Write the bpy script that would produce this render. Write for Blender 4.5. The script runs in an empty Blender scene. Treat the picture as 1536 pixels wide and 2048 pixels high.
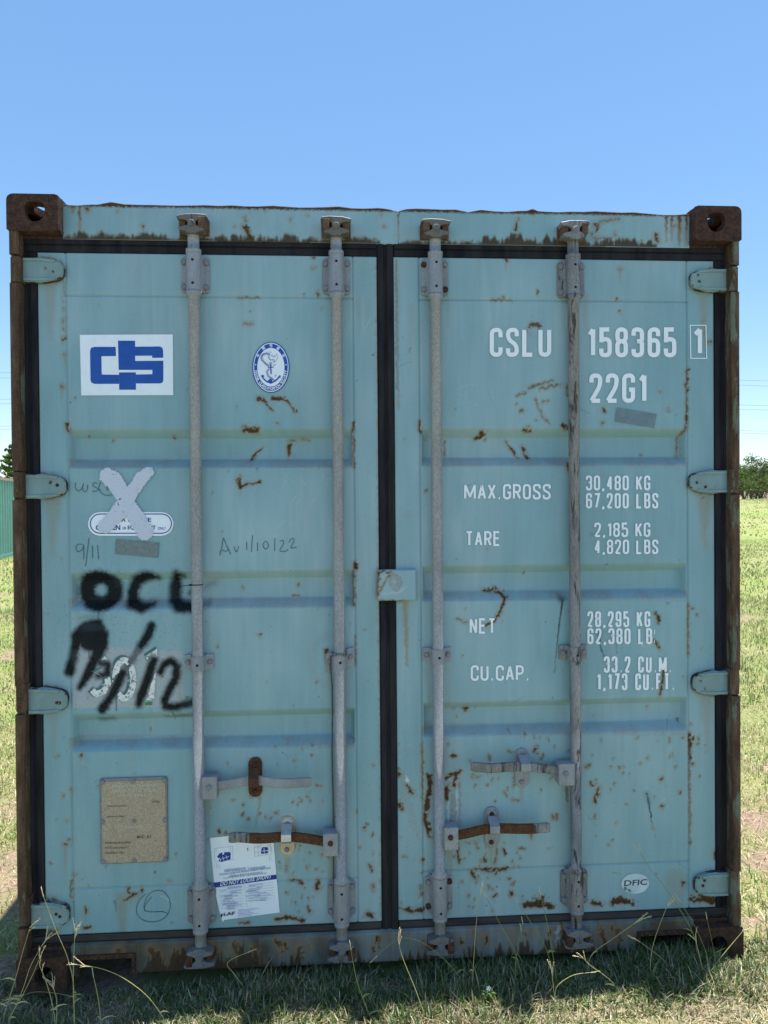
import bpy, bmesh, math, random
import numpy as np
from mathutils import Vector, Matrix

# ------------------------------------------------------------------ camera, world, sun
SC = bpy.context.scene
COL = SC.collection
CAM = np.array([-0.15774, -2.40500, 1.58121])
CR = np.array([0.99812476, -0.06070967, -0.00782967])
CU = np.array([0.00840792, 0.00927522, 0.99992164])
CF = np.array([0.06063229, 0.99811237, -0.00976827])
FPX = 1450.0                                  # focal length in pixels of the 1536 x 2048 photograph

cam_d = bpy.data.cameras.new("camera")
cam_o = bpy.data.objects.new("camera", cam_d)
COL.objects.link(cam_o)
cam_o.matrix_world = Matrix(((CR[0], CU[0], -CF[0], CAM[0]), (CR[1], CU[1], -CF[1], CAM[1]),
                             (CR[2], CU[2], -CF[2], CAM[2]), (0, 0, 0, 1)))
cam_d.sensor_fit = 'HORIZONTAL'
cam_d.sensor_width = 36.0
cam_d.lens = FPX / 1536 * 36.0
cam_d.clip_start = 0.05
cam_d.clip_end = 5000
SC.camera = cam_o

SUN_DIR = Vector((0.27, 0.22, 2.59)).normalized()      # towards the sun
wd = bpy.data.worlds.new("World")
SC.world = wd
wd.use_nodes = True
wn = wd.node_tree
bg = wn.nodes['Background']
sky = wn.nodes.new('ShaderNodeTexSky')
sky.sky_type = 'NISHITA'
sky.sun_disc = False
sky.sun_elevation = math.asin(SUN_DIR.z)
sky.sun_rotation = math.atan2(SUN_DIR.x, SUN_DIR.y)
sky.altitude = 0
sky.air_density = 1.0
sky.dust_density = 0.25
sky.ozone_density = 2.6
gam = wn.nodes.new('ShaderNodeGamma')            # softens the step from zenith to horizon, as thin haze does
gam.inputs[1].default_value = 0.72
scl = wn.nodes.new('ShaderNodeVectorMath')
scl.operation = 'SCALE'
scl.inputs['Scale'].default_value = 0.84
wn.links.new(sky.outputs[0], gam.inputs[0])
hsv = wn.nodes.new('ShaderNodeHueSaturation')
hsv.inputs['Saturation'].default_value = 1.34
wn.links.new(gam.outputs[0], hsv.inputs['Color'])
wn.links.new(hsv.outputs[0], scl.inputs[0])
wn.links.new(scl.outputs[0], bg.inputs[0])
bg.inputs[1].default_value = 0.15

sun_d = bpy.data.lights.new("sun", 'SUN')
sun_d.energy = 3.7
sun_d.angle = math.radians(0.53)
sun_d.color = (1.0, 0.96, 0.90)
sun_o = bpy.data.objects.new("sun", sun_d)
COL.objects.link(sun_o)
sun_o.rotation_euler = SUN_DIR.to_track_quat('Z', 'Y').to_euler()
sun_o.location = (2, 1, 12)

SC.view_settings.view_transform = 'Standard'
SC.view_settings.look = 'None'
SC.view_settings.exposure = 1.36
SC.view_settings.gamma = 1.0
SC.cycles.max_bounces = 8
SC.cycles.transparent_max_bounces = 12

rng = np.random.default_rng(11)
random.seed(11)


def at(px, py, Y):
    """world x, z of the photograph's pixel on the plane y = Y of the container's end"""
    d = CF + CR * ((px - 768) / FPX) + CU * ((1024 - py) / FPX)
    t = (Y - CAM[1]) / d[1]
    return CAM[0] + t * d[0], CAM[2] + t * d[2]


def atg(px, py, z=0.0):
    d = CF + CR * ((px - 768) / FPX) + CU * ((1024 - py) / FPX)
    t = (z - CAM[2]) / d[2]
    return CAM[0] + t * d[0], CAM[1] + t * d[1]


def to_px(x, y, z):
    dx, dy, dz = x - CAM[0], y - CAM[1], z - CAM[2]
    w = dx * CF[0] + dy * CF[1] + dz * CF[2]
    return (768 + FPX * (dx * CR[0] + dy * CR[1] + dz * CR[2]) / w,
            1024 - FPX * (dx * CU[0] + dy * CU[1] + dz * CU[2]) / w)


# ------------------------------------------------------------------ materials
def new_mat(name):
    m = bpy.data.materials.new(name)
    m.use_nodes = True
    nt = m.node_tree
    return m, nt, nt.nodes['Principled BSDF']


class NT:
    """small node-writing helper"""
    def __init__(s, nt):
        s.nt = nt

    def n(s, t, **kw):
        nd = s.nt.nodes.new(t)
        for k, v in kw.items():
            setattr(nd, k, v)
        return nd

    def l(s, a, b):
        s.nt.links.new(a, b)

    def coord(s, scale=(1, 1, 1)):
        tc = s.n('ShaderNodeTexCoord')
        mp = s.n('ShaderNodeMapping')
        mp.inputs['Scale'].default_value = scale
        s.l(tc.outputs['Object'], mp.inputs['Vector'])
        return mp.outputs[0]

    def noise(s, vec, scale, detail=4, rough=0.55, dist=0.0):
        nd = s.n('ShaderNodeTexNoise')
        nd.inputs['Scale'].default_value = scale
        nd.inputs['Detail'].default_value = detail
        nd.inputs['Roughness'].default_value = rough
        nd.inputs['Distortion'].default_value = dist
        s.l(vec, nd.inputs['Vector'])
        return nd.outputs['Fac']

    def ramp(s, fac, stops):
        r = s.n('ShaderNodeValToRGB')
        e = r.color_ramp.elements
        while len(e) < len(stops):
            e.new(0.5)
        for i, (p, c) in enumerate(stops):
            e[i].position = p
            e[i].color = (c, c, c, 1) if not isinstance(c, tuple) else (*c, 1)
        s.l(fac, r.inputs[0])
        return r.outputs[0]

    def mix(s, fac, a, b, mode='MIX'):
        m = s.n('ShaderNodeMix', data_type='RGBA', blend_type=mode)
        for v, i in ((fac, 0), (a, 6), (b, 7)):
            if isinstance(v, (int, float)):
                m.inputs[i].default_value = v if i == 0 else (v, v, v, 1)
            elif isinstance(v, tuple):
                m.inputs[i].default_value = (*v, 1)
            else:
                s.l(v, m.inputs[i])
        return m.outputs[2]

    def math(s, op, a, b=0.0, clamp=False):
        m = s.n('ShaderNodeMath', operation=op, use_clamp=clamp)
        for v, i in ((a, 0), (b, 1)):
            if isinstance(v, (int, float)):
                m.inputs[i].default_value = v
            else:
                s.l(v, m.inputs[i])
        return m.outputs[0]

    def bump(s, h, strength, dist, bs):
        b = s.n('ShaderNodeBump')
        b.inputs['Strength'].default_value = strength
        b.inputs['Distance'].default_value = dist
        s.l(h, b.inputs['Height'])
        s.l(b.outputs[0], bs.inputs['Normal'])


TEAL_A = (0.193, 0.346, 0.372)
TEAL_B = (0.248, 0.425, 0.448)


def make_paint(name, base_a, base_b, dirt=0.0):
    m, nt, bs = new_mat(name)
    N = NT(nt)
    v = N.coord()
    vs = N.coord((9, 9, 0.9))
    big = N.noise(v, 2.2, 5, 0.6)
    strk = N.noise(vs, 5.0, 4, 0.6)
    fine = N.noise(v, 260, 2, 0.6)
    f = N.math('ADD', N.math('MULTIPLY', big, 0.55), N.math('MULTIPLY', strk, 0.45))
    base = N.mix(N.ramp(f, [(0.32, 0.0), (0.68, 1.0)]), base_a, base_b)
    base = N.mix(N.ramp(fine, [(0.3, 0.0), (0.75, 0.16)]), base, (0.46, 0.58, 0.66))
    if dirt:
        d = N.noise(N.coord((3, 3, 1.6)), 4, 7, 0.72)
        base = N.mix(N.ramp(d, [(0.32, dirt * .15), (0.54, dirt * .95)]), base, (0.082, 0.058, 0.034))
    A = N.n('ShaderNodeAttribute', attribute_name='paintA')
    B = N.n('ShaderNodeAttribute', attribute_name='paintB')
    sa = N.n('ShaderNodeSeparateColor')
    sb = N.n('ShaderNodeSeparateColor')
    N.l(A.outputs['Color'], sa.inputs[0])
    N.l(B.outputs['Color'], sb.inputs[0])
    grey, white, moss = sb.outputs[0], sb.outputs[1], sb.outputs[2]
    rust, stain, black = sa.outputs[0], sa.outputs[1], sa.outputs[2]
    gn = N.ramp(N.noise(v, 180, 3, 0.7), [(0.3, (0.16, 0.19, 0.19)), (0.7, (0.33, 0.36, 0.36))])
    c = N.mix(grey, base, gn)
    c = N.mix(white, c, (0.72, 0.76, 0.77))
    c = N.mix(N.math('MULTIPLY', stain, 0.85), c, (0.30, 0.175, 0.050))
    c = N.mix(N.math('MULTIPLY', moss, 0.93), c, (0.036, 0.031, 0.017))
    rn = N.ramp(N.noise(v, 150, 5, 0.7), [(0.28, (0.022, 0.012, 0.008)), (0.50, (0.075, 0.036, 0.015)), (0.74, (0.20, 0.095, 0.034))])
    c = N.mix(rust, c, rn)
    bl = N.math('MULTIPLY', black, N.ramp(N.noise(v, 420, 2, 0.7), [(0.25, 0.80), (0.5, 1.0)]))
    c = N.mix(bl, c, (0.006, 0.006, 0.007))
    N.l(c, bs.inputs['Base Color'])
    r = N.math('ADD', N.math('MULTIPLY', rust, 0.35), N.ramp(big, [(0.3, 0.42), (0.7, 0.58)]))
    N.l(r, bs.inputs['Roughness'])
    N.l(N.math('SUBTRACT', 0.32, N.math('MULTIPLY', black, 0.24)), bs.inputs['Specular IOR Level'])
    h = N.math('ADD', N.math('MULTIPLY', N.noise(v, 34, 3, 0.6), 0.35), N.math('MULTIPLY', rust, N.noise(v, 300, 3, 0.7)))
    N.bump(h, 0.25, 0.002, bs)
    return m


def make_rust(name, stops, paint=None, pamount=0.5, stretch=(1, 1, 1), pscale=14, rough=0.85):
    m, nt, bs = new_mat(name)
    N = NT(nt)
    v = N.coord(stretch)
    v1 = N.coord()
    n1 = N.noise(v, 45, 6, 0.7)
    c = N.ramp(n1, stops)
    sp = N.noise(v1, 330, 3, 0.75)
    c = N.mix(N.ramp(sp, [(0.56, 0.0), (0.66, 0.8)]), c, (0.28, 0.185, 0.085))
    h = N.noise(v1, 170, 5, 0.75)
    if paint:
        pm = N.ramp(N.noise(v, pscale, 7, 0.72), [(pamount, 0.0), (pamount + 0.05, 1.0)])
        pc = N.mix(N.noise(v1, 60, 3), paint, tuple(q * 0.62 for q in paint))
        c = N.mix(pm, c, pc)
        h = N.math('ADD', N.math('MULTIPLY', h, 0.5), N.math('MULTIPLY', pm, 0.6))
    N.l(c, bs.inputs['Base Color'])
    bs.inputs['Roughness'].default_value = rough
    bs.inputs['Specular IOR Level'].default_value = 0.25
    N.bump(h, 0.6, 0.003, bs)
    return m


RUST = [(0.25, (0.016, 0.009, 0.008)), (0.48, (0.048, 0.023, 0.017)), (0.74, (0.120, 0.056, 0.032))]


def make_galv(name, lo, hi, dark=0.25, stain=None, stain_at=0.6):
    m, nt, bs = new_mat(name)
    N = NT(nt)
    v = N.coord((1, 1, 0.32))
    v1 = N.coord()
    c = N.mix(N.ramp(N.noise(v, 380, 4, 0.7), [(0.30, 0.0), (0.70, 1.0)]), lo, hi)
    c = N.mix(N.ramp(N.noise(v, 12, 5, 0.7), [(0.42, 0.0), (0.68, dark * 1.5)]), c, (0.12, 0.11, 0.10))
    if stain:
        c = N.mix(N.ramp(N.noise(N.coord((6, 6, 1.0)), 7, 6, 0.7, 0.6), [(stain_at, 0.0), (stain_at + 0.07, 0.95)]), c, stain)
    N.l(c, bs.inputs['Base Color'])
    bs.inputs['Metallic'].default_value = 0.15
    bs.inputs['Roughness'].default_value = 0.55
    N.bump(N.noise(v1, 260, 4, 0.7), 0.3, 0.0015, bs)
    return m


def make_simple(name, c1, c2, scale=60, rough=0.6, metallic=0.0, bump=0.2, stretch=(1, 1, 1), spec=0.4):
    m, nt, bs = new_mat(name)
    N = NT(nt)
    v = N.coord(stretch)
    c = N.mix(N.ramp(N.noise(v, scale, 5, 0.65), [(0.3, 0.0), (0.7, 1.0)]), c1, c2)
    N.l(c, bs.inputs['Base Color'])
    bs.inputs['Roughness'].default_value = rough
    bs.inputs['Metallic'].default_value = metallic
    bs.inputs['Specular IOR Level'].default_value = spec
    if bump:
        N.bump(N.noise(v, scale * 3, 4, 0.7), bump, 0.002, bs)
    return m


M = {}
M['paint'] = make_paint('weathered_teal_paint', TEAL_A, TEAL_B)
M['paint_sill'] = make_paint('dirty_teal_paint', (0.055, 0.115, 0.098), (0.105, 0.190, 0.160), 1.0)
M['hinge_paint'] = make_paint('pale_hinge_paint', (0.20, 0.335, 0.335), (0.28, 0.42, 0.405), 0.30)
M['rust'] = make_rust('brown_rust', RUST)
POST = [(0.25, (0.030, 0.017, 0.011)), (0.5, (0.090, 0.050, 0.030)), (0.75, (0.190, 0.120, 0.070))]
M['post_a'] = make_rust('rusted_post_paint', POST, (0.17, 0.17, 0.12), 0.62, (1, 1, 0.22), 22)
M['post_b'] = make_rust('flaking_post_paint', POST, (0.19, 0.20, 0.14), 0.50, (1, 1, 0.22), 22)
M['rim'] = make_rust('rusty_hinge_edge', RUST, (0.30, 0.36, 0.30), 0.50, (1, 1, 1), 30)
M['rust_red'] = make_rust('handle_rust', [(0.25, (0.035, 0.016, 0.010)), (0.5, (0.085, 0.034, 0.017)), (0.75, (0.15, 0.062, 0.028))])
M['keeper'] = make_rust('keeper_rust', [(0.25, (0.045, 0.025, 0.016)), (0.5, (0.12, 0.065, 0.038)), (0.75, (0.27, 0.19, 0.125))])
M['galv'] = make_galv('galvanised_steel', (0.20, 0.205, 0.212), (0.46, 0.465, 0.475))
M['galv_dark'] = make_galv('stained_galvanised_steel', (0.16, 0.155, 0.155), (0.34, 0.335, 0.335), 0.6, (0.030, 0.028, 0.028), 0.53)
M['galv_flat'] = make_galv('dull_galvanised_steel', (0.24, 0.25, 0.27), (0.38, 0.39, 0.415), 0.3)
M['galv_warm'] = make_galv('cast_cam_steel', (0.11, 0.095, 0.08), (0.20, 0.18, 0.155), 0.4, (0.09, 0.045, 0.025), 0.58)
M['cam_low'] = make_galv('muddy_cam_steel', (0.14, 0.135, 0.13), (0.27, 0.265, 0.26), 0.5, (0.075, 0.045, 0.03), 0.56)
M['galv_new'] = make_simple('new_zinc_plate', (0.45, 0.47, 0.50), (0.62, 0.64, 0.66), 40, 0.3, 0.7, 0.05)
M['zinc_yellow'] = make_simple('passivated_zinc', (0.42, 0.36, 0.24), (0.58, 0.52, 0.40), 30, 0.45, 0.3, 0.05)
M['rubber'] = make_simple('black_rubber', (0.008, 0.009, 0.013), (0.034, 0.032, 0.034), 14, 0.85, 0, 0.4, (2, 2, 0.35), 0.2)
M['rubber_dusty'] = make_simple('dusty_rubber', (0.022, 0.022, 0.024), (0.080, 0.068, 0.058), 16, 0.85, 0, 0.5, (0.35, 1, 1.4), 0.25)
M['black'] = make_simple('dark_hole', (0.006, 0.006, 0.006), (0.012, 0.011, 0.010), 30, 0.9, 0, 0)
M['interior'] = make_simple('dark_interior', (0.02, 0.018, 0.015), (0.04, 0.035, 0.03), 10, 0.9)
M['bolt'] = make_simple('grey_bolt', (0.17, 0.175, 0.185), (0.27, 0.27, 0.28), 120, 0.5, 0.2)
M['white_text'] = make_simple('white_lettering', (0.86, 0.90, 0.92), (0.93, 0.95, 0.96), 90, 0.5, 0, 0)
M['sticker'] = make_simple('white_vinyl', (0.82, 0.88, 0.93), (0.90, 0.94, 0.97), 45, 0.45, 0, 0.05)
M['paper'] = make_simple('white_paper', (0.80, 0.86, 0.91), (0.88, 0.92, 0.95), 30, 0.6, 0, 0.1)
M['blue'] = make_simple('blue_ink', (0.006, 0.070, 0.36), (0.010, 0.095, 0.42), 20, 0.45, 0, 0)
M['navy'] = make_simple('navy_ink', (0.012, 0.028, 0.24), (0.022, 0.045, 0.30), 30, 0.5, 0, 0)
M['ink_thin'] = make_simple('faded_ink', (0.20, 0.25, 0.45), (0.34, 0.38, 0.55), 60, 0.6, 0, 0)
M['pencil'] = make_simple('pencil_mark', (0.045, 0.085, 0.10), (0.085, 0.14, 0.155), 90, 0.7, 0, 0)
M['dark_green'] = make_simple('dark_lettering', (0.010, 0.030, 0.026), (0.03, 0.055, 0.05), 60, 0.5, 0, 0)
M['pale_oval'] = make_simple('weathered_oval', (0.42, 0.56, 0.60), (0.72, 0.78, 0.80), 22, 0.45, 0, 0)
M['tape'] = make_simple('grey_tape', (0.13, 0.185, 0.18), (0.23, 0.27, 0.26), 130, 0.7, 0, 0.3)
M['tape_b'] = make_simple('blue_grey_tape', (0.13, 0.20, 0.22), (0.20, 0.27, 0.285), 50, 0.7, 0, 0.3)
M['plate'] = make_simple('brass_toned_plate', (0.27, 0.205, 0.145), (0.54, 0.455, 0.35), 260, 0.5, 0.25, 0.3)
M['plate_text'] = make_simple('plate_letters', (0.45, 0.42, 0.33), (0.60, 0.57, 0.47), 150, 0.5, 0.1, 0)
M['plate_dark'] = make_simple('plate_worn_letters', (0.10, 0.075, 0.045), (0.16, 0.13, 0.09), 150, 0.6, 0.1, 0)
M['x_paint'] = make_simple('lavender_white_paint', (0.52, 0.55, 0.64), (0.68, 0.71, 0.79), 260, 0.6, 0, 0.3)
M['glitter'] = make_simple('silver_film', (0.55, 0.58, 0.57), (0.90, 0.92, 0.91), 190, 0.35, 0.2, 0.2)
M['wire'] = make_simple('dull_wire', (0.13, 0.12, 0.11), (0.24, 0.22, 0.19), 60, 0.5, 0.3, 0)
M['plastic_black'] = make_simple('black_plastic', (0.010, 0.010, 0.011), (0.02, 0.02, 0.02), 40, 0.4, 0, 0)


# ------------------------------------------------------------------ object helpers
def link(o, parent=None, **props):
    COL.objects.link(o)
    if parent is not None:
        o.parent = parent
    for k, v in props.items():
        if v:
            o[k] = v
    return o


def thing(name, label, cat, loc=(0, 0, 0), group=None):
    o = bpy.data.objects.new(name, None)
    o.empty_display_size = 0.2
    o.location = loc
    return link(o, None, label=label, category=cat, group=group)


class MB:
    """collects pieces of geometry and links them as one mesh object"""
    def __init__(s):
        s.v, s.f, s.m, s.sm = [], [], [], []

    def add(s, vs, fs, mi=0, smooth=False):
        o = len(s.v)
        s.v.extend([tuple(p) for p in vs])
        for f in fs:
            s.f.append(tuple(i + o for i in f))
            s.m.append(mi)
            s.sm.append(smooth)

    def box(s, x0, x1, y0, y1, z0, z1, mi=0, bev=0.0):
        if bev <= 0:
            vs = [(x, y, z) for z in (z0, z1) for y in (y0, y1) for x in (x0, x1)]
            s.add(vs, [(0, 2, 3, 1), (4, 5, 7, 6), (0, 1, 5, 4), (2, 6, 7, 3), (0, 4, 6, 2), (1, 3, 7, 5)], mi)
            return
        bm = bmesh.new()
        bmesh.ops.create_cube(bm, size=1.0)
        for v in bm.verts:
            v.co = Vector(((x0 + x1) / 2 + v.co.x * (x1 - x0), (y0 + y1) / 2 + v.co.y * (y1 - y0), (z0 + z1) / 2 + v.co.z * (z1 - z0)))
        bmesh.ops.bevel(bm, geom=bm.edges[:], offset=bev, segments=2, affect='EDGES', profile=0.6)
        s.from_bm(bm, mi)

    def from_bm(s, bm, mi=0, smooth=False):
        bm.verts.index_update()
        s.add([v.co[:] for v in bm.verts], [[v.index for v in f.verts] for f in bm.faces], mi, smooth)
        bm.free()

    def lathe(s, cx, cy, prof, n=20, mi=0, cap=True):
        """prof: list of (z, r) going up"""
        vs, fs = [], []
        for z, r in prof:
            for k in range(n):
                a = 2 * math.pi * k / n
                vs.append((cx + r * math.cos(a), cy + r * math.sin(a), z))
        for i in range(len(prof) - 1):
            for k in range(n):
                k2 = (k + 1) % n
                fs.append((i * n + k, i * n + k2, (i + 1) * n + k2, (i + 1) * n + k))
        s.add(vs, fs, mi, True)
        if cap:
            s.add(vs[:n], [tuple(reversed(range(n)))], mi)
            s.add(vs[-n:], [tuple(range(n))], mi)

    def disc(s, cx, cz, r, y0, y1, n=14, mi=0, bev=0.25):
        """bolt head: a short cylinder along y from y0 (back) to y1 (front)"""
        vs, fs = [], []
        for y, rr in ((y0, r), (y1 + (y0 - y1) * bev, r), (y1, r * 0.78)):
            for k in range(n):
                a = 2 * math.pi * k / n
                vs.append((cx + rr * math.cos(a), y, cz + rr * math.sin(a)))
        for i in range(2):
            for k in range(n):
                k2 = (k + 1) % n
                fs.append((i * n + k, i * n + k2, (i + 1) * n + k2, (i + 1) * n + k))
        fs.append(tuple(range(2 * n, 3 * n)))
        s.add(vs, fs, mi)

    def outline(s, pts, y0, y1, mi=0, bev=0.0, smooth=False):
        """extrude an outline in x, z (counter-clockwise seen from the camera) from y0 (back) to y1 (front)"""
        n = len(pts)
        rings = [(y0, pts)]
        if bev > 0:
            rings.append((y1 + bev, pts))
            rings.append((y1, inset(pts, bev)))
        else:
            rings.append((y1, pts))
        vs, fs = [], []
        for y, pp in rings:
            vs += [(p[0], y, p[1]) for p in pp]
        for i in range(len(rings) - 1):
            for k in range(n):
                k2 = (k + 1) % n
                fs.append((i * n + k, i * n + k2, (i + 1) * n + k2, (i + 1) * n + k))
        o = (len(rings) - 1) * n
        s.add(vs, fs, mi, smooth)
        s.add(vs[o:], [tuple(range(n))], mi)
        s.add(vs[:n], [tuple(reversed(range(n)))], mi)

    def prism_z(s, prof, z0, z1, mi=0, smooth=False):
        """closed profile in x, y extruded along z"""
        n = len(prof)
        vs = [(p[0], p[1], z0) for p in prof] + [(p[0], p[1], z1) for p in prof]
        s.add(vs, [(k, (k + 1) % n, n + (k + 1) % n, n + k) for k in range(n)], mi, smooth)
        s.add(vs[:n], [tuple(reversed(range(n)))], mi)
        s.add(vs[n:], [tuple(range(n))], mi)

    def tube(s, pts, r, n=6, mi=0, taper=None):
        pts = [Vector(p) for p in pts]
        vs, fs = [], []
        prev = None
        for i, p in enumerate(pts):
            t = (pts[min(i + 1, len(pts) - 1)] - pts[max(i - 1, 0)]).normalized()
            a = prev if prev is not None else (Vector((0, 0, 1)) if abs(t.z) < 0.9 else Vector((1, 0, 0)))
            u = (a - t * a.dot(t)).normalized()
            prev = u
            w = t.cross(u)
            rr = r if taper is None else r + (taper - r) * i / max(1, len(pts) - 1)
            for k in range(n):
                q = 2 * math.pi * k / n
                vs.append(tuple(p + u * (rr * math.cos(q)) + w * (rr * math.sin(q))))
        for i in range(len(pts) - 1):
            for k in range(n):
                k2 = (k + 1) % n
                fs.append((i * n + k, i * n + k2, (i + 1) * n + k2, (i + 1) * n + k))
        s.add(vs, fs, mi, True)
        s.add(vs[:n], [tuple(reversed(range(n)))], mi)
        s.add(vs[-n:], [tuple(range(n))], mi)

    def build(s, name, mats, parent=None, paint=False, **props):
        me = bpy.data.meshes.new(name)
        me.from_pydata(s.v, [], s.f)
        mats = mats if isinstance(mats, (list, tuple)) else [mats]
        for m in mats:
            me.materials.append(m)
        me.polygons.foreach_set('material_index', s.m)
        me.polygons.foreach_set('use_smooth', s.sm)
        me.update()
        o = bpy.data.objects.new(name, me)
        link(o, parent, **props)
        if paint:
            paint_attrs(me, np.array(s.v, dtype=np.float32))
        return o


def inset(pts, d):
    n = len(pts)
    out = []
    for i in range(n):
        p0, p1, p2 = np.array(pts[i - 1]), np.array(pts[i]), np.array(pts[(i + 1) % n])
        a, b = p1 - p0, p2 - p1
        a = a / (np.hypot(*a) + 1e-9)
        b = b / (np.hypot(*b) + 1e-9)
        na, nb = np.array((-a[1], a[0])), np.array((-b[1], b[0]))
        k = na + nb
        q = max(0.35, 1 + na @ nb)
        out.append(tuple(p1 + k * d / q))
    return out


def rrect(x0, x1, z0, z1, r, n=5):
    pts = []
    for cx, cz, a0 in ((x1 - r, z1 - r, 0), (x0 + r, z1 - r, 90), (x0 + r, z0 + r, 180), (x1 - r, z0 + r, 270)):
        for k in range(n + 1):
            a = math.radians(a0 + 90 * k / n)
            pts.append((cx + r * math.cos(a), cz + r * math.sin(a)))
    return pts


def np_mesh(name, V, F, mats, parent=None, smooth=False, mi=None, **props):
    me = bpy.data.meshes.new(name)
    V = np.asarray(V, dtype=np.float32)
    F = np.asarray(F, dtype=np.int32)
    k = F.shape[1]
    me.vertices.add(len(V))
    me.vertices.foreach_set('co', V.ravel())
    me.loops.add(F.size)
    me.loops.foreach_set('vertex_index', F.ravel())
    me.polygons.add(len(F))
    me.polygons.foreach_set('loop_start', np.arange(0, F.size, k, dtype=np.int32))
    me.polygons.foreach_set('loop_total', np.full(len(F), k, dtype=np.int32))
    for m in (mats if isinstance(mats, (list, tuple)) else [mats]):
        me.materials.append(m)
    if mi is not None:
        me.polygons.foreach_set('material_index', np.asarray(mi, dtype=np.int32))
    me.polygons.foreach_set('use_smooth', np.full(len(F), smooth, dtype=bool))
    me.update(calc_edges=True)
    me.validate()
    o = bpy.data.objects.new(name, me)
    return link(o, parent, **props)


# ------------------------------------------------------------------ wear painted on the steel: rust, streaks, spray paint
RES = 0.002
RX0, RX1, RZ0, RZ1 = -1.26, 1.26, -0.05, 2.66
NXr, NZr = int((RX1 - RX0) / RES), int((RZ1 - RZ0) / RES)
gx = RX0 + np.arange(NXr) * RES
gz = RZ0 + np.arange(NZr) * RES
GX, GZ = np.meshgrid(gx, gz)
PX, PY = to_px(GX, 0.052, GZ)
PX = PX.astype(np.float32)
PY = PY.astype(np.float32)


def vnoise(shape, cell, seed, cellx=None):
    r = np.random.default_rng(seed)
    cy, cx = cell, cellx or cell
    gy, gxn = int(shape[0] / cy) + 3, int(shape[1] / cx) + 3
    g = r.random((gy, gxn)).astype(np.float32)
    y = np.arange(shape[0]) / cy
    x = np.arange(shape[1]) / cx
    yi, xi = y.astype(int), x.astype(int)
    fy, fx = (y - yi), (x - xi)
    fy = (fy * fy * (3 - 2 * fy))[:, None]
    fx = (fx * fx * (3 - 2 * fx))[None, :]
    a = g[yi][:, xi]
    b = g[yi][:, xi + 1]
    c = g[yi + 1][:, xi]
    d = g[yi + 1][:, xi + 1]
    return ((a * (1 - fx) + b * fx) * (1 - fy) + (c * (1 - fx) + d * fx) * fy).astype(np.float32)


SH = (NZr, NXr)
n_fine = vnoise(SH, 2.2, 1) - 0.5
n_mid = vnoise(SH, 5, 2) - 0.5
n_mid2 = vnoise(SH, 5, 3) - 0.5
n_big = vnoise(SH, 22, 4) - 0.5
n_col = vnoise(SH, 140, 5, 2.5)
n_col2 = vnoise(SH, 60, 6, 6)
WX = PX + 4.5 * n_mid + 3.0 * n_fine
WY = PY + 4.5 * n_mid2 - 3.0 * n_fine
L = {k: np.zeros(SH, dtype=np.float32) for k in ('rust', 'stain', 'black', 'grey', 'white', 'moss')}


def win(x0, y0, x1, y1):
    xs, zs = [], []
    for a in (x0, x1):
        for b in (y0, y1):
            x, z = at(a, b, 0.052)
            xs.append(x)
            zs.append(z)
    i0 = int(np.clip((min(zs) - RZ0) / RES, 0, NZr - 1))
    i1 = int(np.clip((max(zs) - RZ0) / RES + 2, 1, NZr))
    j0 = int(np.clip((min(xs) - RX0) / RES, 0, NXr - 1))
    j1 = int(np.clip((max(xs) - RX0) / RES + 2, 1, NXr))
    return slice(i0, i1), slice(j0, j1)


def pdist(X, Y, pts, r):
    """distance to a polyline minus its (interpolated) radius"""
    rs = r if isinstance(r, (list, tuple)) else [r] * len(pts)
    if len(pts) == 1:
        return np.hypot(X - pts[0][0], Y - pts[0][1]) - rs[0]
    best = None
    for i in range(len(pts) - 1):
        (x0, y0), (x1, y1) = pts[i], pts[i + 1]
        dx, dy = x1 - x0, y1 - y0
        t = np.clip(((X - x0) * dx + (Y - y0) * dy) / (dx * dx + dy * dy + 1e-6), 0, 1)
        d = np.hypot(X - x0 - t * dx, Y - y0 - t * dy) - (rs[i] + (rs[i + 1] - rs[i]) * t)
        best = d if best is None else np.minimum(best, d)
    return best


def sstep(a, b, x):
    t = np.clip((x - a) / (b - a), 0, 1)
    return t * t * (3 - 2 * t)


def stroke(layer, pts, r, amp=1.0, soft=1.0, rag=1.0, pad=0):
    rm = max(r) if isinstance(r, (list, tuple)) else r
    p = rm + soft * 2 + 10 + pad
    w = win(min(q[0] for q in pts) - p, min(q[1] for q in pts) - p, max(q[0] for q in pts) + p, max(q[1] for q in pts) + p)
    X = PX[w] + rag * (WX[w] - PX[w])
    Y = PY[w] + rag * (WY[w] - PY[w])
    d = pdist(X, Y, pts, r)
    L[layer][w] = np.maximum(L[layer][w], amp * sstep(soft, -soft, d))


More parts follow.
